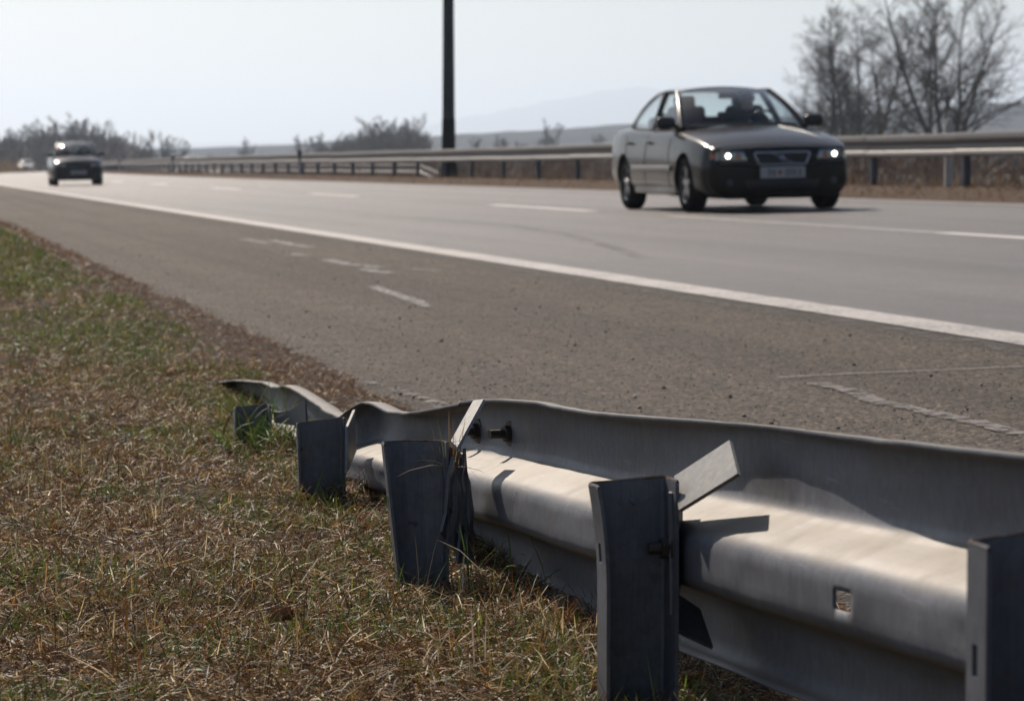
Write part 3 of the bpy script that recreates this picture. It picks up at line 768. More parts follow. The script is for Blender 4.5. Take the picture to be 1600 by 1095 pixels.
# woodland and scrub: masses of twigs nobody could count
def twig_mass(name, spots, per, col_pal, label, kind='stuff', wid=0.03):
    P = []; H = []; E = []; L = []; Wd = []
    for (x, y, z, h, rad) in spots:
        n = per
        a = rng.uniform(0, 6.283, n); rr = rad * np.sqrt(rng.random(n)); zz = h * rng.random(n) ** 1.2 * 0.75
        P.append(np.stack([x + rr * np.cos(a), y + rr * np.sin(a), z + zz], 1)); H.append(a); E.append(rng.uniform(0.5, 1.5, n)); L.append(h * rng.uniform(0.18, 0.5, n)); Wd.append(wid * h * rng.uniform(0.3, 1.0, n))
    P = np.concatenate(P); n = len(P)
    o = blades(name, P, np.concatenate(H), np.concatenate(E), np.concatenate(L), np.concatenate(Wd), rng.uniform(-0.5, 0.7, n), pick(col_pal, n), M['blade_far'])
    return tag(o, label, kind=kind)
PAL_T = [(0.042, 0.034, 0.038, 3), (0.065, 0.050, 0.050, 2), (0.028, 0.025, 0.029, 2)]
spots = []
for k in range(530):
    px = rng.uniform(-260, 1750) if k < 330 else (rng.uniform(-200, 215) if k < 420 else rng.uniform(1180, 1760)); dep = rng.uniform(430, 760)
    if px > 900: dep = rng.uniform(330, 560)
    q = at_depth(px, 261, dep)
    h = rng.uniform(2.0, 3.6) * (2.1 if px < 210 else (1.5 if px > 1180 else 1.15)) * dep / 600
    spots.append((q.x, q.y, -0.45, h, rng.uniform(2.0, 5.0)))
env_x = [-200, 8, 32, 52, 76, 97, 118, 133, 158, 176, 191, 215]; env_y = [205, 209, 206, 201, 191, 186, 192, 198, 194, 207, 218, 232]
env2_x = [520, 545, 570, 589, 610, 636, 650, 662]; env2_y = [215, 208, 201, 193, 190, 184, 200, 222]
for k in range(190):
    px, e = (rng.uniform(-200, 210), (env_x, env_y)) if k < 120 else (rng.uniform(522, 660), (env2_x, env2_y))
    dep = rng.uniform(500, 640); top = at_depth(px, float(np.interp(px, *e)), dep).z; q = at_depth(px, 261, dep)
    spots.append((q.x, q.y, -0.45, max(1.5, (top + 0.45) * rng.uniform(0.62, 0.92)), rng.uniform(1.2, 3.0)))
for k in range(110):          # the wood goes on to the left, outside the picture
    y = rng.uniform(20, 420); spots.append((-rng.uniform(55, 150) - 0.12 * y, y, -0.45, rng.uniform(4, 9), rng.uniform(3, 6)))
twig_mass('woodland', spots, 105, PAL_T, 'hazy leafless scrub woodland along the horizon', wid=0.072)
PAL_S = [(0.075, 0.048, 0.034, 3), (0.11, 0.072, 0.046, 2), (0.045, 0.032, 0.028, 3), (0.17, 0.11, 0.06, 1)]
spots = []
for k in range(430):
    y = rng.uniform(40, 300); x = 30 + rng.uniform(0, 14) + float(curve_off(y)) * 0.8
    spots.append((x, y, -0.2, rng.uniform(0.9, 2.1), rng.uniform(0.8, 2.4)))
twig_mass('scrub', spots, 105, PAL_S, 'brown leafless scrub behind the opposite carriageway', wid=0.042)
q = at_depth(6, 261, 330)
twig_mass('orange_bush', [(q.x - 2, q.y, -0.4, 2.2, 4.0), (q.x + 1, q.y + 3, -0.4, 1.4, 3.0), (q.x - 7, q.y + 3, -0.4, 2.8, 4.0)], 900, [(0.28, 0.17, 0.06, 3), (0.20, 0.13, 0.05, 2)], 'tawny dry bushes beside the road at the left border', wid=0.04)
q = at_depth(180, 261, 480)
twig_mass('tawny_reeds', [(q.x - 6 + 4 * k, q.y, -0.4, 2.4, 3.0) for k in range(6)], 500, [(0.30, 0.19, 0.09, 3), (0.2, 0.13, 0.07, 2)], 'tawny reeds beyond the rail right of the hatchback', wid=0.04)

# dry grass on the median
def grass_patch(name, n, xf, yf, zf, lmin, lmax, wmin, wmax, elev, pal, material, label, clump=True):
    y = yf(n); x = xf(n, y)
    o = blades(name, np.stack([x + curve_off(y), y, zf(x, y) - 0.01], 1), rng.uniform(0, 6.283, n), rng.uniform(*elev, n), rng.uniform(lmin, lmax, n) * (0.5 + fnoise(x * 1.3, y * 0.7, 3)), rng.uniform(wmin, wmax, n),
               rng.uniform(0.0, 1.2, n), pick(pal, n), material)
    return tag(o, label, kind='stuff')
PAL_M = [(0.18, 0.098, 0.048, 4), (0.12, 0.063, 0.034, 4), (0.07, 0.040, 0.024, 3), (0.24, 0.15, 0.08, 2), (0.07, 0.075, 0.025, 1)]
grass_patch('median_grass', 36000, lambda n, y: 12.85 + 3.2 * rng.random(n) ** 1.3, lambda n: 8 + 266 * rng.random(n) ** 2.1, med_z, 0.04, 0.13, 0.006, 0.014, (0.5, 1.4), PAL_M, M['blade_far'], 'dry brown grass on the median strip')
grass_patch('median_stalks', 1500, lambda n, y: 13.3 + 2.6 * rng.random(n), lambda n: 24 + 90 * rng.random(n) ** 1.5, med_z, 0.12, 0.36, 0.005, 0.010, (1.1, 1.5), [(0.26, 0.16, 0.08, 2), (0.20, 0.11, 0.06, 2), (0.33, 0.24, 0.14, 1)], M['blade_far'], 'taller dry stalks on the median strip')

# ------------------------------------------------------------------ near verge grass
def in_frame_xy(n, zmin, zmax, pw, l_hi, margin):
    u = rng.random(n); a = 1 - pw
    dep = (zmin ** a + u * (zmax ** a - zmin ** a)) ** (1 / a)
    lo = 0.0383 * dep - margin
    L = lo + (l_hi - lo) * rng.random(n)
    Y = (dep - L * math.sin(YAW)) / math.cos(YAW)
    return L, Y, dep
PAL_D = [(0.40, 0.28, 0.14, 3.6), (0.70, 0.60, 0.44, 2.4), (0.22, 0.13, 0.060, 4), (0.075, 0.042, 0.024, 7), (0.22, 0.093, 0.04, 3.5), (0.14, 0.15, 0.04, 3)]
PAL_RED = [(0.20, 0.105, 0.06, 4), (0.14, 0.075, 0.045, 4), (0.30, 0.20, 0.12, 2), (0.09, 0.055, 0.036, 2)]
def near_dry(name, n, zmin, zmax, pw, margin, label, big=1.0):
    L, Y, dep = in_frame_xy(n, zmin, zmax, pw, 1.62, margin)
    ex = edge_x(Y); den = fnoise(L * 3.1, Y * 3.1, 3)
    keep = (L < ex + 0.02) & (rng.random(n) < np.where(L > ex - 0.40, np.where(L > 1.0, 0.55, 0.85), 1.0)) & (den + 0.40 * rng.random(n) > 0.45)
    if big > 1: keep &= L < 0.0383 * dep - 0.10
    L, Y, dep = L[keep], Y[keep], dep[keep]; m = len(L)
    far = np.clip(dep / 9.0, 1.0, 4.0)
    ln = rng.uniform(0.014, 0.055, m) * np.sqrt(far) * (0.7 + 0.5 * rng.random(m)); wd = rng.uniform(0.0009, 0.0026, m) * far
    el = np.where(rng.random(m) < 0.72, rng.uniform(-0.08, 0.45, m), rng.uniform(0.4, 1.2, m))
    cl = np.clip((fnoise(L * 6.5 + 11, Y * 6.5 + 4, 3) - 0.40) * 5, 0, 1)
    ln = ln * (0.75 + 0.75 * cl); el = np.where(rng.random(m) < 0.35 * cl, el + 0.5, el)
    red = np.clip(1 - (edge_x(Y) - L) / 0.55, 0, 1) * 0.9
    col = np.where((rng.random(m) < red)[:, None], pick(PAL_RED, m, 0.3, (1.1, 0.9, 0.7)), pick(PAL_D, m, 0.45, (0.95, 0.86, 0.68)))
    z = verge_z(L, Y) + rng.uniform(-0.004, 0.018, m) * (1 - 0.7 * red)
    ln = ln * big; wd = wd * big
    ln = ln * (1 - 0.45 * red)
    return tag(blades(name, np.stack([L + curve_off(Y), Y, z], 1), rng.uniform(0, 6.283, m), el, ln, wd, rng.uniform(-0.4, 1.8, m), col, M['blade']), label, kind='stuff')
near_dry('dry_grass', 215000, 3.0, 10.0, 1.6, 0.12, 'matted dry straw-coloured grass covering the near verge')
near_dry('dry_grass', 60000, 9.0, 60.0, 1.5, 0.3, 'dry rusty grass on the verge further along the shoulder')
near_dry('dry_grass', 90000, 1.8, 42.0, 1.15, 2.6, 'dry grass on the verge beyond the left side of the view', 1.9)
PAL_G = [(0.085, 0.145, 0.026, 4), (0.15, 0.21, 0.038, 3), (0.26, 0.28, 0.055, 1.5), (0.05, 0.09, 0.02, 2), (0.34, 0.24, 0.06, 0.5)]
def near_green(name, n, zmin, zmax, pw, thr, label):
    L, Y, dep = in_frame_xy(n, zmin, zmax, pw, 1.25, 0.3)
    den = fnoise(L * 4.3 + 31, Y * 4.3 + 7, 3)
    keep = (den > thr - 0.07 * np.exp(-((L - 0.80) / 0.16) ** 2)) & (L < edge_x(Y) - 0.25); L, Y, dep = L[keep], Y[keep], dep[keep]; m = len(L)
    far = np.clip(dep / 9.0, 1.0, 3.0)
    return tag(blades(name, np.stack([L + curve_off(Y), Y, verge_z(L, Y) - 0.004], 1), rng.uniform(0, 6.283, m), rng.uniform(0.6, 1.45, m), rng.uniform(0.018, 0.062, m) * np.sqrt(far),
                      rng.uniform(0.0014, 0.0032, m) * far, rng.uniform(0.1, 1.3, m), pick(PAL_G, m), M['blade']), label, kind='stuff')
near_green('green_grass', 52000, 3.0, 10.0, 1.5, 0.488, 'short green grass shoots coming through the dry verge')
near_green('green_grass', 36000, 9.0, 45.0, 1.4, 0.475, 'green grass patches further along the verge')

def tuft(name, c, n, rad, ln, wd, pal, el, label, curl=(0.1, 1.3), kind='stuff'):
    a = rng.uniform(0, 6.283, n); r = rad * np.sqrt(rng.random(n))
    X = c[0] + r * np.cos(a); Y = c[1] + r * np.sin(a)
    Z = verge_z(X, Y) - 0.005 if len(c) == 2 else np.full(n, c[2])
    return tag(blades(name, np.stack([X, Y, Z], 1), rng.uniform(0, 6.283, n), rng.uniform(*el, n), rng.uniform(*ln, n), rng.uniform(*wd, n), rng.uniform(*curl, n), pick(pal, n), M['blade']), label, kind=kind)
def ground_pt(px, py): 
    q = at_z(px, py, 0.058); return (q.x, q.y)
tuft('grass_tuft', (pD0.x + 0.06, YD - 0.10), 130, 0.11, (0.06, 0.17), (0.002, 0.0045), PAL_G, (0.9, 1.5), 'green grass tuft growing over the farthest sunken post')
tuft('grass_tuft', (pD0.x + 0.06, YD - 0.12), 60, 0.12, (0.05, 0.15), (0.0015, 0.004), PAL_D[:2], (0.2, 1.3), 'pale dry blades hanging over the farthest sunken post', (0.5, 2.5))
tuft('grass_tuft', (0.93, YD + 0.35), 90, 0.10, (0.08, 0.2), (0.002, 0.004), PAL_G, (1.0, 1.5), 'tall green grass at the buried end of the crushed beam')
tuft('grass_tuft', ground_pt(22, 697), 120, 0.06, (0.03, 0.08), (0.0015, 0.003), PAL_G[:2] + PAL_G[3:4], (0.7, 1.4), 'dark green grass tuft at the left border level with the posts')
tuft('grass_tuft', ground_pt(225, 570), 120, 0.12, (0.03, 0.08), (0.002, 0.004), PAL_G[:2] + PAL_G[3:4], (0.7, 1.4), 'green grass clump in the verge left of the buried rail end')
tuft('grass_tuft', ground_pt(90, 550), 110, 0.16, (0.03, 0.08), (0.002, 0.004), PAL_G, (0.7, 1.4), 'green grass clump on the far left of the verge')
tuft('grass_tuft', ground_pt(185, 775), 26, 0.035, (0.03, 0.07), (0.002, 0.003), PAL_G[:2], (0.4, 1.3), 'few green blades in the dry grass left of the torn post')
tuft('grass_tuft', (0.93, YB - 0.12), 70, 0.14, (0.06, 0.17), (0.0014, 0.0032), PAL_G + PAL_D[:2], (0.8, 1.5), 'mixed green and dry grass at the foot of the torn post')
tuft('grass_tuft', (0.80, YB - 0.2), 160, 0.13, (0.05, 0.14), (0.0012, 0.0026), PAL_D[:2] + PAL_G[2:3], (0.1, 0.9), 'straw lying against the foot of the torn post', (0.3, 1.6))
tuft('grass_tuft', (0.86, YC - 0.10), 40, 0.07, (0.04, 0.10), (0.002, 0.004), PAL_G, (0.4, 1.3), 'green blades at the foot of the dark flat post')
tuft('grass_tuft', (0.84, YA + 0.25), 160, 0.16, (0.05, 0.13), (0.0012, 0.0024), PAL_G + PAL_D[:2] + PAL_D[:2], (0.4, 1.5), 'grass growing behind the foreground post')
tuft('grass_tuft', (0.84, YA - 0.06), 240, 0.10, (0.04, 0.09), (0.0010, 0.0020), PAL_D, (0.2, 1.3), 'dry grass heaped round the foot of the foreground post')
tuft('grass_tuft', (1.02, YA + 0.28), 160, 0.12, (0.04, 0.10), (0.0010, 0.0022), PAL_D + PAL_G, (0.2, 1.4), 'grass showing below the beam beside the foreground post')
tuft('stalks', (pB1.x + 0.012, YB + 0.005, pB1.z - 0.09), 34, 0.012, (0.07, 0.16), (0.0012, 0.0024), [(0.20, 0.11, 0.05, 3), (0.30, 0.2, 0.1, 2), (0.14, 0.16, 0.04, 1)], (1.1, 1.55), 'dry brown stalks caught in the torn post', (-0.3, 0.5))
tuft('stalks', (pB1.x + 0.012, YB - 0.01, pB1.z - 0.04), 12, 0.012, (0.06, 0.13), (0.0016, 0.003), [(0.55, 0.45, 0.3, 3), (0.4, 0.3, 0.18, 2)], (0.1, 1.0), 'pale straw blades bent out of the torn post', (0.6, 2.4))

wp = [(60, 880), (150, 985), (300, 1040), (520, 905), (390, 820), (240, 760), (600, 1000), (90, 760), (470, 1060), (700, 965), (330, 690), (140, 640), (20, 820), (560, 850)]
for i_, (a_, b_) in enumerate(wp):
    c_ = ground_pt(a_, b_)
    X_ = c_[0] + rng.normal(0, 0.022, 12); Y_ = c_[1] + rng.normal(0, 0.03, 12); wp[i_] = (X_, Y_)
X_ = np.concatenate([q_[0] for q_ in wp]); Y_ = np.concatenate([q_[1] for q_ in wp]); n_ = len(X_)
tag(blades('weeds', np.stack([X_, Y_, verge_z(X_, Y_) + 0.006], 1), rng.uniform(0, 6.283, n_), rng.uniform(0.1, 0.8, n_), rng.uniform(0.012, 0.034, n_), rng.uniform(0.005, 0.012, n_), rng.uniform(0.2, 1.0, n_), pick(PAL_G[:2] + PAL_G[3:4], n_), M['blade'], rng.uniform(-0.3, 0.3, n_)), 'small broad-leaved weeds scattered through the near verge', kind='stuff')

# small things lying about
def rock(name, px, py, size, label, col, seed, squash=0.55):
    q = at_z(px, py, 0.07); rd = np.random.default_rng(seed)
    bm = bmesh.new(); bmesh.ops.create_icosphere(bm, subdivisions=3, radius=1.0); off = rd.uniform(0, 50)
    for v in bm.verts:
        k = 1 + 0.35 * (float(fnoise(v.co.x * 1.6 + off, v.co.y * 1.6 + v.co.z, 3)) - 0.45)
        v.co = Vector((v.co.x * k * size, v.co.y * k * size * 0.8, v.co.z * k * size * squash))
    me = bpy.data.meshes.new(name); bm.to_mesh(me); bm.free()
    m = hill_mat('stone', tuple(c * 0.7 for c in col), tuple(c * 1.2 for c in col), 60); me.materials.append(m)
    o = link(name, me, None, smooth=180); o.location = (q.x, q.y, float(verge_z(q.x, q.y)) + size * squash * 0.45); o.rotation_euler = (0, 0, seed)
    return tag(o, label, 'stone', 'stones in the grass')
rock('stone', 188, 664, 0.030, 'rounded tan stone lying in the grass left of the sunken post', (0.26, 0.19, 0.12), 3)
rock('stone', 118, 930, 0.016, 'small dark stone half buried in the foreground grass', (0.09, 0.08, 0.07), 5)
rock('stone', 698, 1070, 0.014, 'small brown stone at the bottom border beside the foreground post', (0.22, 0.16, 0.11), 8)
def leaf(px, py, size, label, rz):
    q = at_z(px, py, 0.075); G = []
    for i in range(9):
        u = i / 8; wd = size * 0.34 * math.sin(math.pi * (0.06 + 0.9 * u)) ** 0.8
        G.append([(size * (u - 0.5), wd * v, 0.35 * size * abs(v) ** 1.5 * (0.4 + u) + 0.10 * size * math.sin(3 * u)) for v in (-1, -0.6, -0.2, 0, 0.2, 0.6, 1)])
    m = hill_mat('dead_leaf', (0.17, 0.075, 0.035), (0.30, 0.16, 0.085), 90)
    r_ = empty('dead_leaf', (q.x, q.y, float(verge_z(q.x, q.y)) + 0.016), (0.1, -0.15, rz)); tag(r_, label, 'leaf')
    MB().grid(G).build('blade', m, r_, smooth=180, thick=0.0008)
    MB().tube([(size * (u - 0.5), 0, 0.10 * size * math.sin(3 * u) + 0.001) for u in np.linspace(-0.25, 0.9, 6)], 0.0007, 6).build('stem', m, r_)
leaf(440, 965, 0.042, 'curled brown dead leaf in the foreground grass', 0.5)
def twig(pa, pb, rad, label, z=0.078):
    a, b = at_z(*pa, z), at_z(*pb, z); pts = []
    for i in range(8):
        p = a.lerp(b, i / 7); p.z = float(verge_z(p.x, p.y)) + 0.016 + 0.004 * math.sin(i * 1.3); p.x += 0.004 * math.sin(i * 2.1); pts.append(p)
    r_ = empty('twig', pts[0]); tag(r_, label, 'twig', 'twigs in the grass')
    pl = [p - pts[0] for p in pts]
    MB().tube(pl, [rad * (1 - 0.08 * i) for i in range(8)], 6).build('stem', M['bark_dry'], r_, smooth=60)
    s = pl[4]; MB().tube([s, s + Vector((0.012, 0.03, 0.006)), s + Vector((0.018, 0.055, 0.012))], [rad * 0.6, rad * 0.5, rad * 0.3], 5).build('side_shoot', M['bark_dry'], r_)
M['bark_dry'] = hill_mat('dry_twig', (0.09, 0.06, 0.04), (0.22, 0.16, 0.10), 40)
twig((190, 1002), (268, 985), 0.0022, 'thin dry twig lying in the foreground grass left of the dead leaf')
twig((40, 668), (170, 660), 0.003, 'long pale twig in the grass left of the tan stone')
twig((0, 912), (85, 900), 0.0022, 'thin twig in the grass at the left border')

# loose grit on the shoulder
def grit(name, n, label):
    dep = (3.0 ** -0.5 + rng.random(n) * (26 ** -0.5 - 3.0 ** -0.5)) ** -2
    L = 1.3 + rng.random(n) ** 1.4 * 2.5; Y = (dep - L * math.sin(YAW)) / math.cos(YAW)
    k = (Y > 1.2) & (L > edge_x(Y) - 0.15); L, Y = L[k], Y[k]; n = len(L)
    sz = rng.uniform(0.0015, 0.0045, n) * (1 + 1.2 * (rng.random(n) < 0.04))
    base = np.array([(1, 0, 0), (0, 1, 0), (-1, 0, 0), (0, -1, 0), (0, 0, 0.8), (0, 0, -0.6)], float)
    V = base[None] * sz[:, None, None] * rng.uniform(0.6, 1.3, (n, 6, 1)); a = rng.uniform(0, 6.28, n)
    x = V[..., 0] * np.cos(a)[:, None] - V[..., 1] * np.sin(a)[:, None]; y = V[..., 0] * np.sin(a)[:, None] + V[..., 1] * np.cos(a)[:, None]
    V = np.stack([x + L[:, None], y + Y[:, None], V[..., 2] + (np.maximum(road_z(L), verge_z(L, Y)) + sz * 0.4)[:, None]], 2)
    T = np.array([(0, 1, 4), (1, 2, 4), (2, 3, 4), (3, 0, 4), (1, 0, 5), (2, 1, 5), (3, 2, 5), (0, 3, 5)])
    T = ((np.arange(n) * 6)[:, None, None] + T[None]).reshape(-1, 3)
    col = np.repeat(pick([(0.10, 0.09, 0.08, 3), (0.20, 0.17, 0.14, 3), (0.035, 0.033, 0.032, 3), (0.42, 0.38, 0.33, 0.7)], n)[:, None], 6, 1).reshape(-1, 3)
    me = np_mesh(name, V.reshape(-1, 3), T, col); me.materials.append(M['grit']); return tag(link(name, me, recalc=False), label, kind='stuff')
M['grit'] = mat('grit', (0.1, 0.1, 0.1), 0.8); _t = NT(M['grit']); _a = _t.n('ShaderNodeAttribute'); _a.attribute_name = 'Col'; _t.color(_a.outputs['Color'])
grit('grit', 9000, 'loose grit scattered on the hard shoulder')

# ------------------------------------------------------------------ cars
def car_paint(name, col, metal=0.45, rough=0.30):
    m = mat(name, col, rough, metal, 0.18, 0.08); t = NT(m); v = t.coord()
    c = t.mix(col, t.ramp(t.noise(v, 900, 2), [(0.35, g3(0.85)), (0.65, g3(1.2))]), 0.5, 'MULTIPLY')
    dust = t.noise(v, 5, 5, 0.6)
    t.color(t.mix(c, (0.12, 0.10, 0.085), t.ramp(dust, [(0.45, g3(0.0)), (0.85, g3(0.15))])))
    return m
M['glass'] = mat('car_glass', (0.75, 0.85, 0.84), 0.02)
def glass_setup(m, tint):
    t = NT(m); tr = t.n('ShaderNodeBsdfTransparent'); tr.inputs[0].default_value = (*tint, 1)
    gl_ = t.n('ShaderNodeBsdfGlossy'); gl_.inputs['Roughness'].default_value = 0.03
    lw = t.n('ShaderNodeLayerWeight'); lw.inputs[0].default_value = 0.5
    fac = t.math('ADD', t.math('MULTIPLY', t.math('POWER', lw.outputs['Facing'], 4.0), 0.85), 0.04)
    mx = t.n('ShaderNodeMixShader'); t.l(fac, mx.inputs[0]); t.l(tr.outputs[0], mx.inputs[1]); t.l(gl_.outputs[0], mx.inputs[2]); t.l(mx.outputs[0], t.out.inputs['Surface'])
glass_setup(M['glass'], (0.88, 0.94, 0.93))
M['lens'] = mat('lamp_lens', (0.8, 0.8, 0.8), 0.05); glass_setup(M['lens'], (0.9, 0.9, 0.9))
M['trim'] = mat('black_trim', (0.012, 0.012, 0.014), 0.45); M['rubber'] = hill_mat('tyre_rubber', (0.014, 0.014, 0.015), (0.026, 0.025, 0.025), 25)
NT(M['rubber']).b.inputs['Roughness'].default_value = 0.75
M['chrome'] = mat('chrome', (0.42, 0.42, 0.45), 0.25, 1.0); M['alloy'] = mat('alloy_rim', (0.30, 0.30, 0.31), 0.3, 0.8)
M['lampback'] = mat('lamp_reflector', (0.35, 0.35, 0.36), 0.25, 0.9); M['amber'] = mat('amber_lens', (0.55, 0.16, 0.03), 0.3)
M['cloth'] = hill_mat('seat_cloth', (0.022, 0.022, 0.026), (0.035, 0.034, 0.037), 30); M['beige'] = mat('beige_lining', (0.42, 0.36, 0.26), 0.8)
M['plate_w'] = mat('plate_white', (0.42, 0.40, 0.40), 0.4); M['plate_k'] = mat('plate_ink', (0.05, 0.05, 0.06), 0.5); M['plate_r'] = mat('plate_red', (0.35, 0.06, 0.06), 0.5)
M['foglens'] = mat('fog_lens', (0.06, 0.06, 0.065), 0.15); M['emblem'] = mat('emblem_blue', (0.06, 0.08, 0.22), 0.3, 0.3)
M['bulb'] = mat('lit_bulb', (1, 1, 1)); _b = NT(M['bulb']).b; _b.inputs['Emission Color'].default_value = (1.0, 0.93, 0.78, 1); _b.inputs['Emission Strength'].default_value = 8.0
M['jacket'] = hill_mat('dark_jacket', (0.02, 0.022, 0.03), (0.035, 0.036, 0.045), 20); M['skin'] = mat('skin', (0.42, 0.25, 0.18), 0.55)

def spl(xs, ys, q):          # smooth interpolation through the stations (Catmull-Rom)
    xs = np.asarray(xs, float); ys = np.asarray(ys, float)
    d = np.gradient(ys, xs); i = np.clip(np.searchsorted(xs, q) - 1, 0, len(xs) - 2)
    h = xs[i + 1] - xs[i]; t = (q - xs[i]) / h
    return (2 * t**3 - 3 * t**2 + 1) * ys[i] + (t**3 - 2 * t**2 + t) * h * d[i] + (-2 * t**3 + 3 * t**2) * ys[i + 1] + (t**3 - t**2) * h * d[i + 1]
def bez(pts, n=9):
    out = []
    for k in range(n):
        t = k / (n - 1); P = [Vector(p) for p in pts]
        while len(P) > 1: P = [P[i].lerp(P[i + 1], t) for i in range(len(P) - 1)]
        out.append(P[0])
    return out
def coons(bot, top, left, right, bulge=None):
    nu, nv = len(bot), len(left); G = []
    for i in range(nu):
        u = i / (nu - 1); row = []
        for j in range(nv):
            v = j / (nv - 1)
            p = (1 - v) * bot[i] + v * top[i] + (1 - u) * left[j] + u * right[j] - ((1 - u) * (1 - v) * bot[0] + u * (1 - v) * bot[-1] + (1 - u) * v * top[0] + u * v * top[-1])
            if bulge is not None: p = p + Vector(bulge) * (16 * u * (1 - u) * v * (1 - v))
            row.append(p)
        G.append(row)
    return G
def mir(G): return [[Vector((-p.x, p.y, p.z)) for p in row] for row in G]

SEDAN = dict(
    st=[  # y, z bottom, half width bottom / middle / shoulder, z shoulder, z centre
        (-2.290, 0.30, 0.30, 0.36, 0.33, 0.60, 0.630), (-2.275, 0.24, 0.50, 0.60, 0.56, 0.655, 0.690), (-2.22, 0.17, 0.62, 0.73, 0.68, 0.695, 0.735), (-2.08, 0.155, 0.72, 0.825, 0.745, 0.735, 0.790), (-1.80, 0.155, 0.77, 0.875, 0.765, 0.800, 0.868),
        (-1.40, 0.16, 0.78, 0.900, 0.775, 0.855, 0.930), (-1.00, 0.16, 0.79, 0.905, 0.775, 0.895, 0.975), (-0.70, 0.16, 0.80, 0.905, 0.775, 0.918, 0.985), (0.0, 0.18, 0.80, 0.905, 0.780, 0.935, 0.955), (0.8, 0.18, 0.80, 0.905, 0.780, 0.955, 0.970),
        (1.35, 0.19, 0.78, 0.903, 0.770, 0.970, 0.990), (1.75, 0.21, 0.76, 0.89, 0.735, 0.975, 1.02), (2.10, 0.24, 0.70, 0.84, 0.68, 0.965, 1.005), (2.24, 0.28, 0.60, 0.76, 0.62, 0.93, 0.965), (2.29, 0.36, 0.45, 0.62, 0.52, 0.80, 0.83)],
    axles=(-1.385, 1.33), wr=0.318, track=0.78, tw=0.205,
    A0=(0.735, -0.82, 0.945), A1=(0.555, 0.00, 1.385), C1=(0.525, 1.02, 1.365), C0=(0.665, 1.72, 1.00), B0=(0.785, 0.24, 0.95), B1=(0.585, 0.40, 1.385), Q0=(0.755, 1.22, 0.985),
    F0=(0, -1.02, 0.985), F1=(0, -0.10, 1.432), R1=(0, 1.10, 1.42), R0=(0, 1.84, 1.045), RM=1.452)
HATCH = dict(
    st=[(-1.93, 0.30, 0.28, 0.34, 0.32, 0.62, 0.65), (-1.91, 0.24, 0.48, 0.58, 0.54, 0.68, 0.72), (-1.85, 0.20, 0.60, 0.70, 0.66, 0.73, 0.78), (-1.70, 0.19, 0.68, 0.79, 0.72, 0.79, 0.86), (-1.45, 0.18, 0.72, 0.83, 0.735, 0.85, 0.93),
        (-1.15, 0.18, 0.73, 0.845, 0.74, 0.90, 0.985), (-0.85, 0.18, 0.74, 0.85, 0.745, 0.935, 1.01), (-0.60, 0.18, 0.75, 0.85, 0.745, 0.95, 1.0), (0.1, 0.18, 0.75, 0.85, 0.745, 0.965, 0.98), (0.8, 0.18, 0.75, 0.85, 0.745, 0.985, 1.0),
        (1.2, 0.19, 0.73, 0.845, 0.735, 1.0, 1.01), (1.6, 0.22, 0.70, 0.82, 0.71, 1.0, 1.01), (1.85, 0.26, 0.62, 0.76, 0.66, 0.98, 1.0), (1.93, 0.34, 0.46, 0.60, 0.54, 0.86, 0.90)],
    axles=(-1.22, 1.24), wr=0.30, track=0.725, tw=0.185,
    A0=(0.70, -0.78, 0.965), A1=(0.54, 0.05, 1.43), C1=(0.53, 1.36, 1.42), C0=(0.665, 1.78, 1.02), B0=(0.75, 0.30, 0.975), B1=(0.56, 0.42, 1.44), Q0=(0.73, 1.20, 1.0),
    F0=(0, -0.98, 1.01), F1=(0, -0.06, 1.478), R1=(0, 1.46, 1.46), R0=(0, 1.86, 1.04), RM=1.50)

def wheel(parent, x, y, r, w_, side):
    we = empty('wheel', (x, y, r)); we.parent = parent
    s = side
    MB().lathe([(r * 0.66, -w_ / 2), (r * 0.90, -w_ / 2), (r * 0.97, -w_ * 0.42), (r, -w_ * 0.3), (r, w_ * 0.3), (r * 0.97, w_ * 0.42), (r * 0.90, w_ / 2), (r * 0.66, w_ / 2), (r * 0.64, 0), (r * 0.66, -w_ / 2)], 40, 'x').build('tyre', M['rubber'], we, smooth=40)
    rm = MB()
    rm.lathe([(r * 0.67, s * w_ * 0.46), (r * 0.61, s * w_ * 0.44), (r * 0.60, -s * w_ * 0.3), (0.0, -s * w_ * 0.3)], 32, 'x')
    rm.lathe([(0.0, s * w_ * 0.42), (r * 0.12, s * w_ * 0.42), (r * 0.16, s * w_ * 0.32), (r * 0.16, -s * w_ * 0.2)], 20, 'x')
    for k in range(5):
        for dk in (-0.14, 0.14):
            a = 2 * math.pi * k / 5 + dk
            rot = Matrix.Rotation(a, 3, 'X')
            rm.box(rot @ Vector((s * w_ * 0.33, 0, r * 0.38)), (0.025, 0.026, r * 0.50), rot)
    rm.build('rim', M['alloy'], we, smooth=35)
    MB().lathe([(r * 0.42, -s * w_ * 0.05), (r * 0.42, -s * w_ * 0.12), (r * 0.1, -s * w_ * 0.12)], 24, 'x').build('brake_disc', M['chrome'], we)
    return we

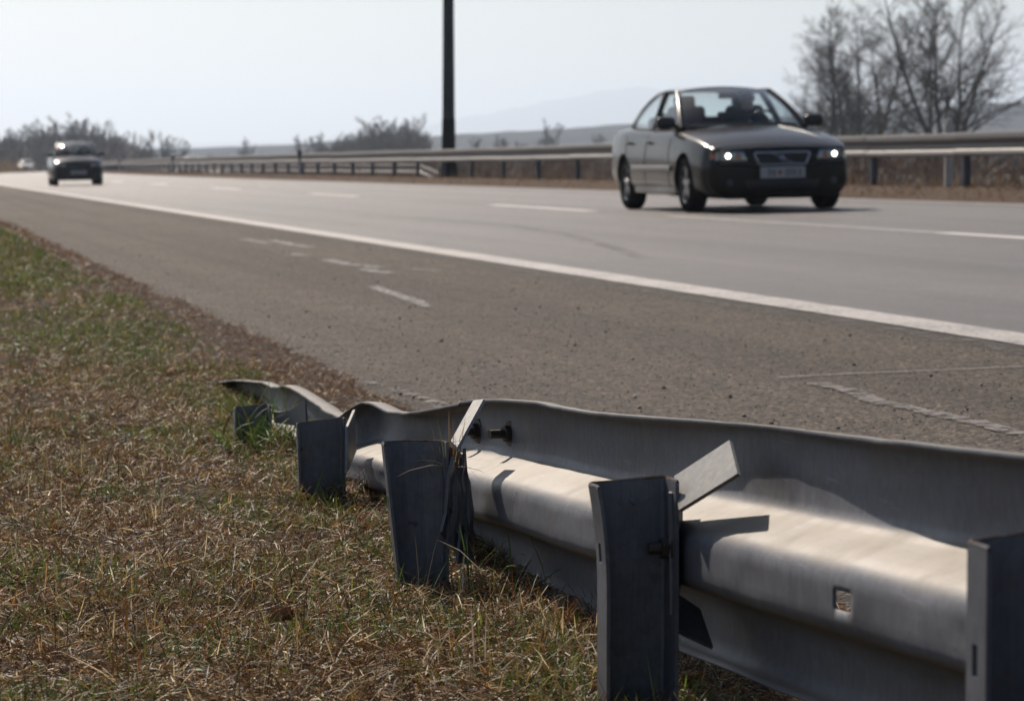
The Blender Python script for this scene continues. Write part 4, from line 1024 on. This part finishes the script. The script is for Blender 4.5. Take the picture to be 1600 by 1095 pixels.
def make_car(name, D, paint, detail=True, lit=True, plate_style=True):
    root = empty(name); fac = []
    st = np.array(D['st']); yq = np.unique(np.concatenate([np.linspace(st[0, 0], st[0, 0] + 0.3, 10), np.linspace(st[0, 0] + 0.3, st[-1, 0] - 0.25, 44), np.linspace(st[-1, 0] - 0.25, st[-1, 0], 8)]))
    cols = [spl(st[:, 0], st[:, k], yq) for k in range(1, 7)]
    V = []; half = []
    for i, y in enumerate(yq):
        zb, wb, wm, ws, zs, zc = [c[i] for c in cols]
        key = np.array([(0, zb), (wb * 0.7, zb), (wb * 0.97, zb + 0.02), (wm * 0.985, zb + 0.14), (wm, zb + (zs - zb) * 0.48), (wm * 0.995, zb + (zs - zb) * 0.66), (wm * 0.965, zs - (zs - zb) * 0.15), (ws + (wm - ws) * 0.45, zs - (zs - zb) * 0.03),
                        (ws * 0.96, zs + (zc - zs) * 0.20), (ws * 0.72, zs + (zc - zs) * 0.62), (ws * 0.36, zs + (zc - zs) * 0.92), (0, zc)])
        t = np.linspace(0, 1, len(key)); q = np.linspace(0, 1, 34)
        half.append(np.stack([spl(t, key[:, 0], q), np.full(34, y), spl(t, key[:, 1], q)], 1))
    n = 34; ring = 2 * n - 2
    for h in half:
        V += [tuple(p) for p in h] + [(-p[0], p[1], p[2]) for p in h[-2:0:-1]]
    F = []
    for i in range(len(yq) - 1):
        for k in range(ring): F.append((i * ring + k, i * ring + (k + 1) % ring, (i + 1) * ring + (k + 1) % ring, (i + 1) * ring + k))
    F.append(tuple(range(ring))); F.append(tuple(range((len(yq) - 1) * ring, len(yq) * ring))[::-1])
    mb = MB().add(V, F)
    body = mb.build('body', [paint, M['trim']], root, smooth=38)
    bvh = BVHTree.FromPolygons(V, F)
    # wheel arches cut out of the body
    cut = MB()
    for ya in D['axles']:
        for s in (-1, 1):
            cut.lathe([(0.0, s * 0.55), (D['wr'] + 0.045, s * 0.55), (D['wr'] + 0.045, s * 1.1), (0.0, s * 1.1)], 40, 'x', (0, ya, D['wr']))
    cme = cut.mesh('arch_cut'); fix_normals(cme); cme.materials.append(M['trim']); co = bpy.data.objects.new('arch_cut', cme); C.objects.link(co)
    bpy.context.view_layer.update()
    bmod = body.modifiers.new('arches', 'BOOLEAN'); bmod.object = co; bmod.operation = 'DIFFERENCE'; bmod.solver = 'EXACT'; bmod.material_mode = 'TRANSFER' if hasattr(bmod, 'material_mode') else 'INDEX'
    dg = bpy.context.evaluated_depsgraph_get(); new = bpy.data.meshes.new_from_object(body.evaluated_get(dg)); body.modifiers.clear(); old = body.data; body.data = new; new.name = 'body'
    bpy.data.objects.remove(co)
    new.polygons.foreach_set('use_smooth', [True] * len(new.polygons)); new.set_sharp_from_angle(angle=R(38))
    def front(x, z, off=0.004):
        h = bvh.ray_cast(Vector((x, -4, z)), Vector((0, 1, 0)))
        return Vector((x, (h[0].y if h[0] else -1.9) - off, z))
    def side(y, z, s, off=0.004):
        h = bvh.ray_cast(Vector((s * 3, y, z)), Vector((-s, 0, 0)))
        return Vector(((h[0].x if h[0] else s * 0.85) + s * off, y, z))
    def topz(x, y, off=0.003):
        h = bvh.ray_cast(Vector((x, y, 3)), Vector((0, 0, -1))); return Vector((x, y, (h[0].z if h[0] else 0.9) + off))
    def fpatch(c, nm, material, off, parent=root, thick=None):   # c: four (x,z) corners bl, br, tr, tl
        G = []
        for i in range(9):
            u = i / 8; row = []
            for j in range(6):
                v = j / 5; x = (c[0][0] * (1 - u) + c[1][0] * u) * (1 - v) + (c[3][0] * (1 - u) + c[2][0] * u) * v; z = (c[0][1] * (1 - u) + c[1][1] * u) * (1 - v) + (c[3][1] * (1 - u) + c[2][1] * u) * v
                row.append(front(x, z, off))
            G.append(row)
        return MB().grid(G).build(nm, material, parent, smooth=60, thick=thick)
    # greenhouse
    g = {k: Vector(v) for k, v in D.items() if isinstance(v, tuple) and len(v) == 3 and k[0] in 'ABCFQR'}
    mx = lambda v: Vector((-v.x, v.y, v.z))
    wsB = bez([g['A0'], (g['A0'].x * 0.6, g['F0'].y + 0.02, g['F0'].z), g['F0']], 7) + bez([g['F0'], (-g['A0'].x * 0.6, g['F0'].y + 0.02, g['F0'].z), mx(g['A0'])], 7)[1:]
    wsT = bez([g['A1'], (g['A1'].x * 0.55, g['F1'].y, g['F1'].z), g['F1']], 7) + bez([g['F1'], (-g['A1'].x * 0.55, g['F1'].y, g['F1'].z), mx(g['A1'])], 7)[1:]
    aL = bez([g['A0'], g['A0'].lerp(g['A1'], 0.5) + Vector((0.02, -0.06, 0.045)), g['A1']], 9); aR = [mx(p) for p in aL]
    MB().grid(coons(wsB, wsT, aL, aR, (0, -0.03, 0.02))).build('windscreen', M['glass'], root, smooth=180)
    rwB = bez([g['C0'], (g['C0'].x * 0.6, g['R0'].y, g['R0'].z), g['R0']], 7) + bez([g['R0'], (-g['C0'].x * 0.6, g['R0'].y, g['R0'].z), mx(g['C0'])], 7)[1:]
    rwT = bez([g['C1'], (g['C1'].x * 0.55, g['R1'].y, g['R1'].z), g['R1']], 7) + bez([g['R1'], (-g['C1'].x * 0.55, g['R1'].y, g['R1'].z), mx(g['C1'])], 7)[1:]
    cL = bez([g['C0'], g['C0'].lerp(g['C1'], 0.5) + Vector((0.02, 0.07, 0.05)), g['C1']], 9); cR = [mx(p) for p in cL]
    MB().grid(coons(rwB, rwT, cL, cR, (0, 0.03, 0.02))).build('rear_window', M['glass'], root, smooth=180)
    rl = bez([g['A1'], (g['B1'].x + 0.015, g['B1'].y, D['RM'] - 0.045), g['C1']], 13); rr = [mx(p) for p in rl]
    MB().grid(coons(wsT, rwT, rl, rr, (0, 0, 0.012))).build('roof', paint, root, smooth=180, thick=0.02, offset=-1)
    for s in (1, -1):
        f = (lambda v: Vector(v)) if s == 1 else mx
        sv = lambda L: [f(p) for p in L]
        belt = bez([g['A0'], (g['B0'].x + 0.02, g['B0'].y - 0.4, g['B0'].z), g['B0']], 9)
        belt2 = bez([g['B0'], (g['B0'].x + 0.005, 0.75, g['B0'].z + 0.02), g['Q0']], 9)
        kq = int(len(rl) * 0.42)
        topA = bez([aL[0], aL[4] + Vector((0.004, 0.02, 0)), g['A1'] + Vector((0, -0.02, 0)), g['A1'].lerp(g['B1'], 0.9)], 9)
        # front door glass, rear door glass
        MB().grid([[f(belt[i].lerp(topA[i], 0.04 + 0.92 * v / 5)) for v in range(6)] for i in range(9)]).build('door_glass', M['glass'], root, smooth=180)
        q1 = g['B1'].lerp(g['C1'], 0.93) + Vector((0.01, 0, 0))
        top2 = bez([g['B1'], (g['B1'].x + 0.005, 0.75, g['B1'].z + 0.012), q1, g['Q0'].lerp(g['C1'], 0.30) + Vector((0.05, 0.22, 0.0))], 9)
        MB().grid([[f((belt2[i] + Vector((0, 0.06 * (1 - i / 8), 0))).lerp(top2[i] + Vector((0, 0.04 * (1 - i / 8), 0)), 0.04 + 0.92 * v / 5)) for v in range(6)] for i in range(9)]).build('door_glass', M['glass'], root, smooth=180)
        # pillars and rails
        MB().tube(sv([p + Vector((0.004, 0, -0.004)) for p in aL]), [0.042, 0.040, 0.038, 0.036, 0.035, 0.034, 0.034, 0.034, 0.036], 8).build('windscreen_pillar', paint, root, smooth=60)
        MB().tube(sv(rl), 0.030, 8).build('roof_rail', paint, root, smooth=60)
        MB().tube(sv(bez([g['B0'], g['B0'].lerp(g['B1'], 0.5) + Vector((0.02, 0, 0.0)), g['B1']], 7)), 0.038, 6).build('door_pillar', M['trim'], root, smooth=60)
        cp_b = bez([g['Q0'], (g['Q0'].x, g['Q0'].y + 0.2, g['Q0'].z), g['C0']], 7); cp_t = [g['C1'].copy() for _ in range(7)]
        lft = bez([g['Q0'], g['Q0'].lerp(g['C1'], 0.35) + Vector((0.045, 0.20, 0.0)), g['C1'] + Vector((0.02, -0.02, 0))], 9)
        MB().grid([[f(lft[j].lerp(cL[j], i / 6)) for j in range(9)] for i in range(7)]).build('rear_pillar', paint, root, smooth=180, thick=0.02, offset=0)
        MB().tube(sv(cL), 0.026, 8).build('rear_pillar_edge', paint, root, smooth=60)
        MB().tube(sv(belt + belt2[1:]), 0.014, 6).build('belt_trim', M['trim'], root)
        # lower body dressing
        ya, yb = D['axles']
        if detail:
            mo = [side(y, 0.50, s, 0.010) for y in np.linspace(ya + 0.48, yb - 0.45, 14)]
            MB().grid([[p + Vector((0, 0, -0.035)), p + Vector((s * 0.012, 0, -0.02)), p + Vector((s * 0.012, 0, 0.02)), p + Vector((0, 0, 0.035))] for p in mo])  .build('side_moulding', M['moulding'], root, smooth=30)
            si = [side(y, 0.26, s, 0.006) for y in np.linspace(ya + 0.42, yb - 0.42, 14)]
            MB().grid([[p + Vector((0, 0, -0.05)), p + Vector((s * 0.01, 0, 0.0)), p + Vector((0, 0, 0.03))] for p in si]).build('sill', paint, root, smooth=30)
            for ys_ in ((g['A0'].y + 0.02, g['A0'].y + 0.05), (g['B0'].y + 0.06, g['B0'].y + 0.03), (g['Q0'].y - 0.10, g['Q0'].y + 0.02)):
                MB().tube([side(ys_[0] * (1 - v) + ys_[1] * v, 0.24 + 0.66 * v, s, 0.001) for v in np.linspace(0, 1, 12)], 0.0045, 5).build('door_gap', M['trim'], root)
            for yh in (g['B0'].y - 0.10, g['Q0'].y - 0.16):
                h0 = side(yh, 0.80, s, 0.0)
                hd = MB().tube([h0 + Vector((0, -0.09, 0)), h0 + Vector((s * 0.032, -0.07, 0.004)), h0 + Vector((s * 0.036, 0.05, 0.006)), h0 + Vector((0, 0.09, 0.004))], [0.012, 0.016, 0.016, 0.012], 8).build('door_handle', paint, root, smooth=60)
        # mirror
        m0 = f(g['A0']) + Vector((s * 0.015, 0.17, 0.02)); mc = m0 + Vector((s * 0.155, -0.02, 0.055))
        me_ = empty('mirror', m0); me_.parent = root
        bm = bmesh.new(); bmesh.ops.create_icosphere(bm, subdivisions=3, radius=1)
        for v in bm.verts:
            x, y, z = v.co; e = 0.62
            sg = lambda t: math.copysign(abs(t) ** e, t)
            v.co = Vector((sg(x) * 0.118 * (1 - 0.12 * s * x), sg(y) * 0.060 if y < 0 else sg(y) * 0.045, sg(z) * 0.074)) + (mc - m0)
        hm_ = bpy.data.meshes.new('housing'); bm.to_mesh(hm_); bm.free(); hm_.materials.append(paint if not detail else M['trim_paint']); link('housing', hm_, me_, smooth=60)
        MB().tube([(0, 0, 0), (s * 0.05, 0, 0.02), (s * 0.09, 0, 0.035)], [0.03, 0.024, 0.022], 8).build('stalk', M['trim'], me_, smooth=60)
        MB().box(mc - m0 + Vector((0, 0.046, 0)), (0.19, 0.004, 0.11)).build('mirror_glass', M['chrome'], me_)
        # wheels
        for ya_ in D['axles']: wheel(root, s * D['track'], ya_, D['wr'], D['tw'], s)
        # headlamp
        w0 = D['st'][3][2]
        k_ = 1 if D is SEDAN else 0.94; zoff = 0 if D is SEDAN else 0.06
        hl = empty('headlamp', front(s * 0.62 * k_, 0.64 + zoff)); hl.parent = root; o_ = hl.location
        def hp(c, nm, material, off):
            ob = fpatch([(s * x * k_, z + zoff) for x, z in c], nm, material, off, root)
            ob.data.transform(Matrix.Translation(-o_)); ob.parent = hl; return ob
        hp([(0.40, 0.575), (0.79, 0.585), (0.775, 0.675), (0.44, 0.672)], 'reflector', M['lampback'], 0.003)
        hp([(0.47, 0.59), (0.53, 0.59), (0.53, 0.655), (0.48, 0.655)], 'indicator', M['amber'], 0.007)
        hp([(0.745, 0.595), (0.79, 0.597), (0.775, 0.655), (0.74, 0.655)], 'indicator', M['amber'], 0.007)
        hp([(0.395, 0.570), (0.795, 0.580), (0.78, 0.682), (0.43, 0.678)], 'lens', M['lens'], 0.016)
        bp_ = front(s * 0.615 * k_, 0.628 + zoff, 0.012) - o_
        MB().lathe([(0.0, -0.012), (0.016, -0.008), (0.023, 0.0), (0.026, 0.006)], 20, 'y', bp_).build('bulb', M['bulb'] if lit else M['lampback'], hl, smooth=60)
        fg = front(s * 0.60 * k_, 0.33, 0.004)
        MB().lathe([(0.0, -0.006), (0.034, -0.004), (0.042, 0.002)], 20, 'y', fg).build('fog_lamp', M['foglens'], root, smooth=60)
        # tail lamp
        yr = st[-1, 0]
        MB().box((s * st[-2, 3] * 0.93, yr - 0.10, 0.78), (0.16, 0.16, 0.22)).build('tail_lamp', M['tail'], root, bevel=0.03)
    # nose: grille, emblem bar, plate, lower intake
    gy = 0 if D is SEDAN else 0.06
    gr = empty('grille', front(0, 0.60 + gy)); gr.parent = root; o_ = Vector(gr.location)
    fr = [(-0.31, 0.655), (-0.32, 0.64), (-0.275, 0.535), (-0.255, 0.525), (0.255, 0.525), (0.275, 0.535), (0.32, 0.64), (0.31, 0.655)]
    sub = []
    for i in range(len(fr)):
        a, b = fr[i], fr[(i + 1) % len(fr)]
        for k in range(6): sub.append((a[0] + (b[0] - a[0]) * k / 6, a[1] + (b[1] - a[1]) * k / 6))
    ob = fpatch([(-0.265, 0.53 + gy), (0.265, 0.53 + gy), (0.31, 0.65 + gy), (-0.31, 0.65 + gy)], 'mesh_insert', M['trim'], 0.006, root); ob.data.transform(Matrix.Translation(-o_)); ob.parent = gr
    if D is SEDAN:
        MB().tube([front(x, z + gy, 0.012) - o_ for x, z in sub + sub[:1]], 0.0125, 8, False).build('chrome_frame', M['chrome'], gr, smooth=60)
        MB().tube([front(-x, 0.528 + 0.125 * (x + 0.13) / 0.26, 0.014) - o_ for x in np.linspace(0.13, -0.13, 7)], 0.008, 8).build('diagonal_bar', M['chrome'], gr, smooth=60)
        MB().lathe([(0.0, -0.010), (0.024, -0.009), (0.031, -0.004), (0.033, 0.004)], 20, 'y', front(0, 0.592, 0.016) - o_).build('emblem', M['chrome'], gr, smooth=60)
        MB().box(front(0, 0.592, 0.028) - o_, (0.058, 0.004, 0.014)).build('emblem_bar', M['emblem'], gr)
        for z in (0.56, 0.585, 0.615, 0.635):
            MB().tube([front(x, z, 0.008) - o_ for x in np.linspace(-0.28, 0.28, 9)], 0.003, 5).build('grille_slat', M['trim'], gr)
    pl = empty('number_plate', front(0, 0.435, 0.02)); pl.parent = root
    MB().box((0, 0, 0), (0.52, 0.012, 0.125)).build('plate', M['plate_w'], pl, bevel=0.004)
    MB().box((0, 0.008, 0), (0.54, 0.01, 0.14)).build('plate_holder', M['trim'], pl)
    mb = MB()
    for i, x in enumerate((-0.155, -0.105, 0.045, 0.09, 0.135, 0.195)):          # characters too soft to read in the photograph: plain strokes
        mb.box((x - 0.011, -0.0075, 0), (0.008, 0.003, 0.075)); mb.box((x + 0.011, -0.0075, 0.0), (0.008, 0.003, 0.075))
        mb.box((x, -0.0075, 0.034 - 0.034 * (i % 3)), (0.014, 0.003, 0.009))
    mb.build('plate_characters', M['plate_k'], pl)
    MB().lathe([(0.0, -0.0078), (0.026, -0.0078)], 6, 'y', (-0.035, 0, 0)).build('plate_shield', M['plate_r'], pl)
    fpatch([(-0.40, 0.255), (0.40, 0.255), (0.44, 0.355), (-0.44, 0.355)], 'lower_intake', M['trim'], 0.005)
    bl = [front(x, 0.535 if abs(x) > 0.4 else 0.505, 0.008) for x in np.linspace(-0.72, 0.72, 25)]
    MB().grid([[p + Vector((0, 0, -0.022)), p + Vector((0, -0.012, 0)), p + Vector((0, 0, 0.022))] for p in bl]).build('bumper_strip', M['trim'] if detail else paint, root, smooth=40)
    for s in (-1, 1):
        MB().tube([topz(s * (0.34 + 0.24 * v), g['F0'].y - 0.05 - (1.02 if D is SEDAN else 0.72) * v, 0.001) for v in np.linspace(0, 1, 12)], 0.004, 5).build('bonnet_crease', paint, root, smooth=60)
        p0 = topz(s * 0.60, g['F0'].y + 0.02, 0.02)
        MB().tube([p0, topz(s * 0.05 + (-0.25 if s > 0 else -0.1), g['F0'].y + 0.05, 0.035)], 0.010, 6).build('wiper', M['trim'], root)
    # cabin
    MB().box((0, 0.35, 0.70), (1.36, 2.0, 0.30)).build('cabin_tub', M['cloth'], root, bevel=0.03)
    MB().grid([[(x, y_, z) for x in np.linspace(-0.66, 0.66, 5)] for y_, z in ((g['F0'].y + 0.10, g['F0'].z - 0.02), (g['F0'].y + 0.45, g['F0'].z + 0.02), (g['F0'].y + 0.60, g['F0'].z - 0.05), (g['F0'].y + 0.62, 0.7))]).build('dashboard', M['cloth'], root, smooth=60)
    def soft(c, d, nm, tilt=0.0, mt=M['cloth']):
        o = MB().box((0, 0, 0), d).build(nm, mt, root, bevel=min(d) * 0.42, loc=c); o.rotation_euler = (tilt, 0, 0); o.modifiers['bevel'].segments = 4; return o
    for s in (-1, 1):
        soft((s * 0.36, 0.30, 0.92), (0.46, 0.13, 0.62), 'front_seat', -0.25); soft((s * 0.36, 0.43, 1.25), (0.26, 0.10, 0.20), 'headrest', -0.2)
        soft((s * 0.36, 1.14, 1.10), (0.22, 0.08, 0.12), 'headrest')
        MB().tube([(s * 0.36, 0.40, 1.1), (s * 0.36, 0.42, 1.22)], 0.06, 8).build('headrest_post', M['cloth'], root)
    soft((0, 1.08, 0.88), (1.26, 0.14, 0.46), 'rear_seat', -0.25)
    soft((0, g['F1'].y - 0.07, g['F1'].z - 0.10), (0.22, 0.03, 0.07), 'rear_view_mirror', 0, M['trim'])
    sw = MB(); cc = Vector((0.36, -0.36, 0.98)); rot = Matrix.Rotation(R(-62), 3, 'X')
    sw.tube([cc + rot @ Vector((0.185 * math.cos(a), 0.185 * math.sin(a), 0)) for a in np.linspace(0, 2 * math.pi, 25)], 0.014, 6, False)
    sw.tube([cc + rot @ Vector((-0.18, 0, 0)), cc, cc + rot @ Vector((0.18, 0, 0))], 0.018, 6); sw.build('steering_wheel', M['trim'], root, smooth=60)
    return root
M['moulding'] = mat('moulding_strip', (0.16, 0.145, 0.135), 0.35, 0.3)
M['tail'] = mat('tail_lens', (0.25, 0.01, 0.012), 0.2)
M['trim_paint'] = car_paint('mirror_paint', (0.045, 0.043, 0.046), 0.3, 0.3)

def place_car(c, x, y, heading=0.0, onroad=True, zg=None):
    xo = x + float(curve_off(y)); sl = max(0.0, (y - 90) / 3000.0)
    c.location = (xo, y, road_z(x) + 0.004 if onroad else zg); c.rotation_euler = (0, -math.atan(0.025) if onroad else 0, heading - sl)
M['paint_sedan'] = car_paint('brown_grey_metallic', (0.017, 0.0145, 0.0135), 0.0, 0.22)
M['paint_navy'] = car_paint('dark_blue_metallic', (0.010, 0.012, 0.019), 0.0, 0.22)
M['paint_white'] = car_paint('white_paint', (0.72, 0.72, 0.70), 0.0, 0.3)
M['paint_silver'] = car_paint('silver_paint', (0.45, 0.46, 0.47), 0.3, 0.3)
sedan = make_car('sedan', SEDAN, M['paint_sedan'])
tag(sedan, 'dark grey-brown sedan with lit headlamps driving in the overtaking lane', 'car', 'cars on the motorway')
fx = at_road(1066, 328.5)
CAR_X, CAR_Y = 8.89 + 0.88, 32.3
place_car(sedan, CAR_X, CAR_Y + 1.385)
hatch = make_car('hatchback', HATCH, M['paint_navy'], detail=False, lit=False)
tag(hatch, 'dark blue hatchback approaching in the near lane on the left', 'car', 'cars on the motorway')
place_car(hatch, 6.05, 96.0); hatch.scale = (0.96, 0.96, 0.95)
white = make_car('hatchback', HATCH, M['paint_white'], detail=False, lit=True)
tag(white, 'small distant white car half hidden behind the dark blue hatchback', 'car', 'cars on the motorway')
place_car(white, 5.3, 345)
opp = make_car('sedan', SEDAN, M['paint_silver'], detail=False, lit=False)
tag(opp, 'pale-roofed car passing behind the median guardrail on the opposite carriageway', 'car', 'cars on the motorway')
place_car(opp, 20.5, 235, math.pi, False, 0.196)

# the sedan's driver, behind the wheel (one continuous skinned figure)
def driver():
    J = {'pelvis': (0.36, 0.10, 0.62, 0.17), 'waist': (0.36, 0.16, 0.82, 0.16), 'chest': (0.36, 0.22, 1.00, 0.17), 'neckb': (0.36, 0.24, 1.13, 0.075), 'neck': (0.36, 0.235, 1.17, 0.058), 'headl': (0.36, 0.215, 1.245, 0.085), 'head': (0.36, 0.215, 1.315, 0.078),
         'shl': (0.20, 0.22, 1.07, 0.075), 'ell': (0.13, 0.0, 0.90, 0.052), 'wrl': (0.22, -0.28, 1.00, 0.036), 'hal': (0.235, -0.33, 1.02, 0.032),
         'shr': (0.52, 0.22, 1.07, 0.075), 'elr': (0.60, 0.0, 0.90, 0.052), 'wrr': (0.50, -0.28, 1.00, 0.036), 'har': (0.485, -0.33, 1.02, 0.032),
         'hipl': (0.27, 0.04, 0.62, 0.10), 'knl': (0.25, -0.40, 0.66, 0.075), 'hipr': (0.45, 0.04, 0.62, 0.10), 'knr': (0.47, -0.40, 0.66, 0.075)}
    E = [('pelvis', 'waist'), ('waist', 'chest'), ('chest', 'neckb'), ('neckb', 'neck'), ('neck', 'headl'), ('headl', 'head'), ('chest', 'shl'), ('shl', 'ell'), ('ell', 'wrl'), ('wrl', 'hal'), ('chest', 'shr'), ('shr', 'elr'), ('elr', 'wrr'), ('wrr', 'har'),
         ('pelvis', 'hipl'), ('hipl', 'knl'), ('pelvis', 'hipr'), ('hipr', 'knr')]
    ks = list(J); me = bpy.data.meshes.new('person'); me.from_pydata([J[k][:3] for k in ks], [(ks.index(a), ks.index(b)) for a, b in E], [])
    o = bpy.data.objects.new('person', me); C.objects.link(o)
    m = o.modifiers.new('skin', 'SKIN'); sd = me.skin_vertices[0].data if me.skin_vertices else None
    if sd is None:
        bpy.context.view_layer.objects.active = o
        lay = me.attributes
    else:
        for i, k in enumerate(ks): sd[i].radius = (J[k][3], J[k][3] * 0.9); sd[i].use_root = (k == 'pelvis')
    s_ = o.modifiers.new('sub', 'SUBSURF'); s_.levels = 1; s_.render_levels = 1
    dg = bpy.context.evaluated_depsgraph_get(); bpy.context.view_layer.update(); nm = bpy.data.meshes.new_from_object(o.evaluated_get(bpy.context.evaluated_depsgraph_get())); o.modifiers.clear(); o.data = nm
    nm.materials.clear(); nm.materials.append(M['jacket']); nm.materials.append(M['skin'])
    for p in nm.polygons:
        p.use_smooth = True
        if p.center.z > 1.165 or (p.center.y < -0.27 and p.center.z > 0.9): p.material_index = 1
    hair = MB(); 
    bm = bmesh.new(); bmesh.ops.create_icosphere(bm, subdivisions=3, radius=1)
    for v in list(bm.verts):
        if v.co.y < -0.35 and v.co.z < 0.45 or v.co.z < -0.35: bm.verts.remove(v)
    for v in bm.verts: v.co = Vector((v.co.x * 0.092, v.co.y * 0.105, v.co.z * 0.105)) + Vector((0.36, 0.228, 1.30))
    hm_ = bpy.data.meshes.new('hair'); bm.to_mesh(hm_); bm.free(); hm_.materials.append(M['trim']); link('hair', hm_, o, smooth=180)
    return o
drv = driver(); drv.matrix_world = Matrix.Translation(sedan.location) @ sedan.rotation_euler.to_matrix().to_4x4()
tag(drv, 'person in dark clothing at the wheel of the dark sedan', 'person')
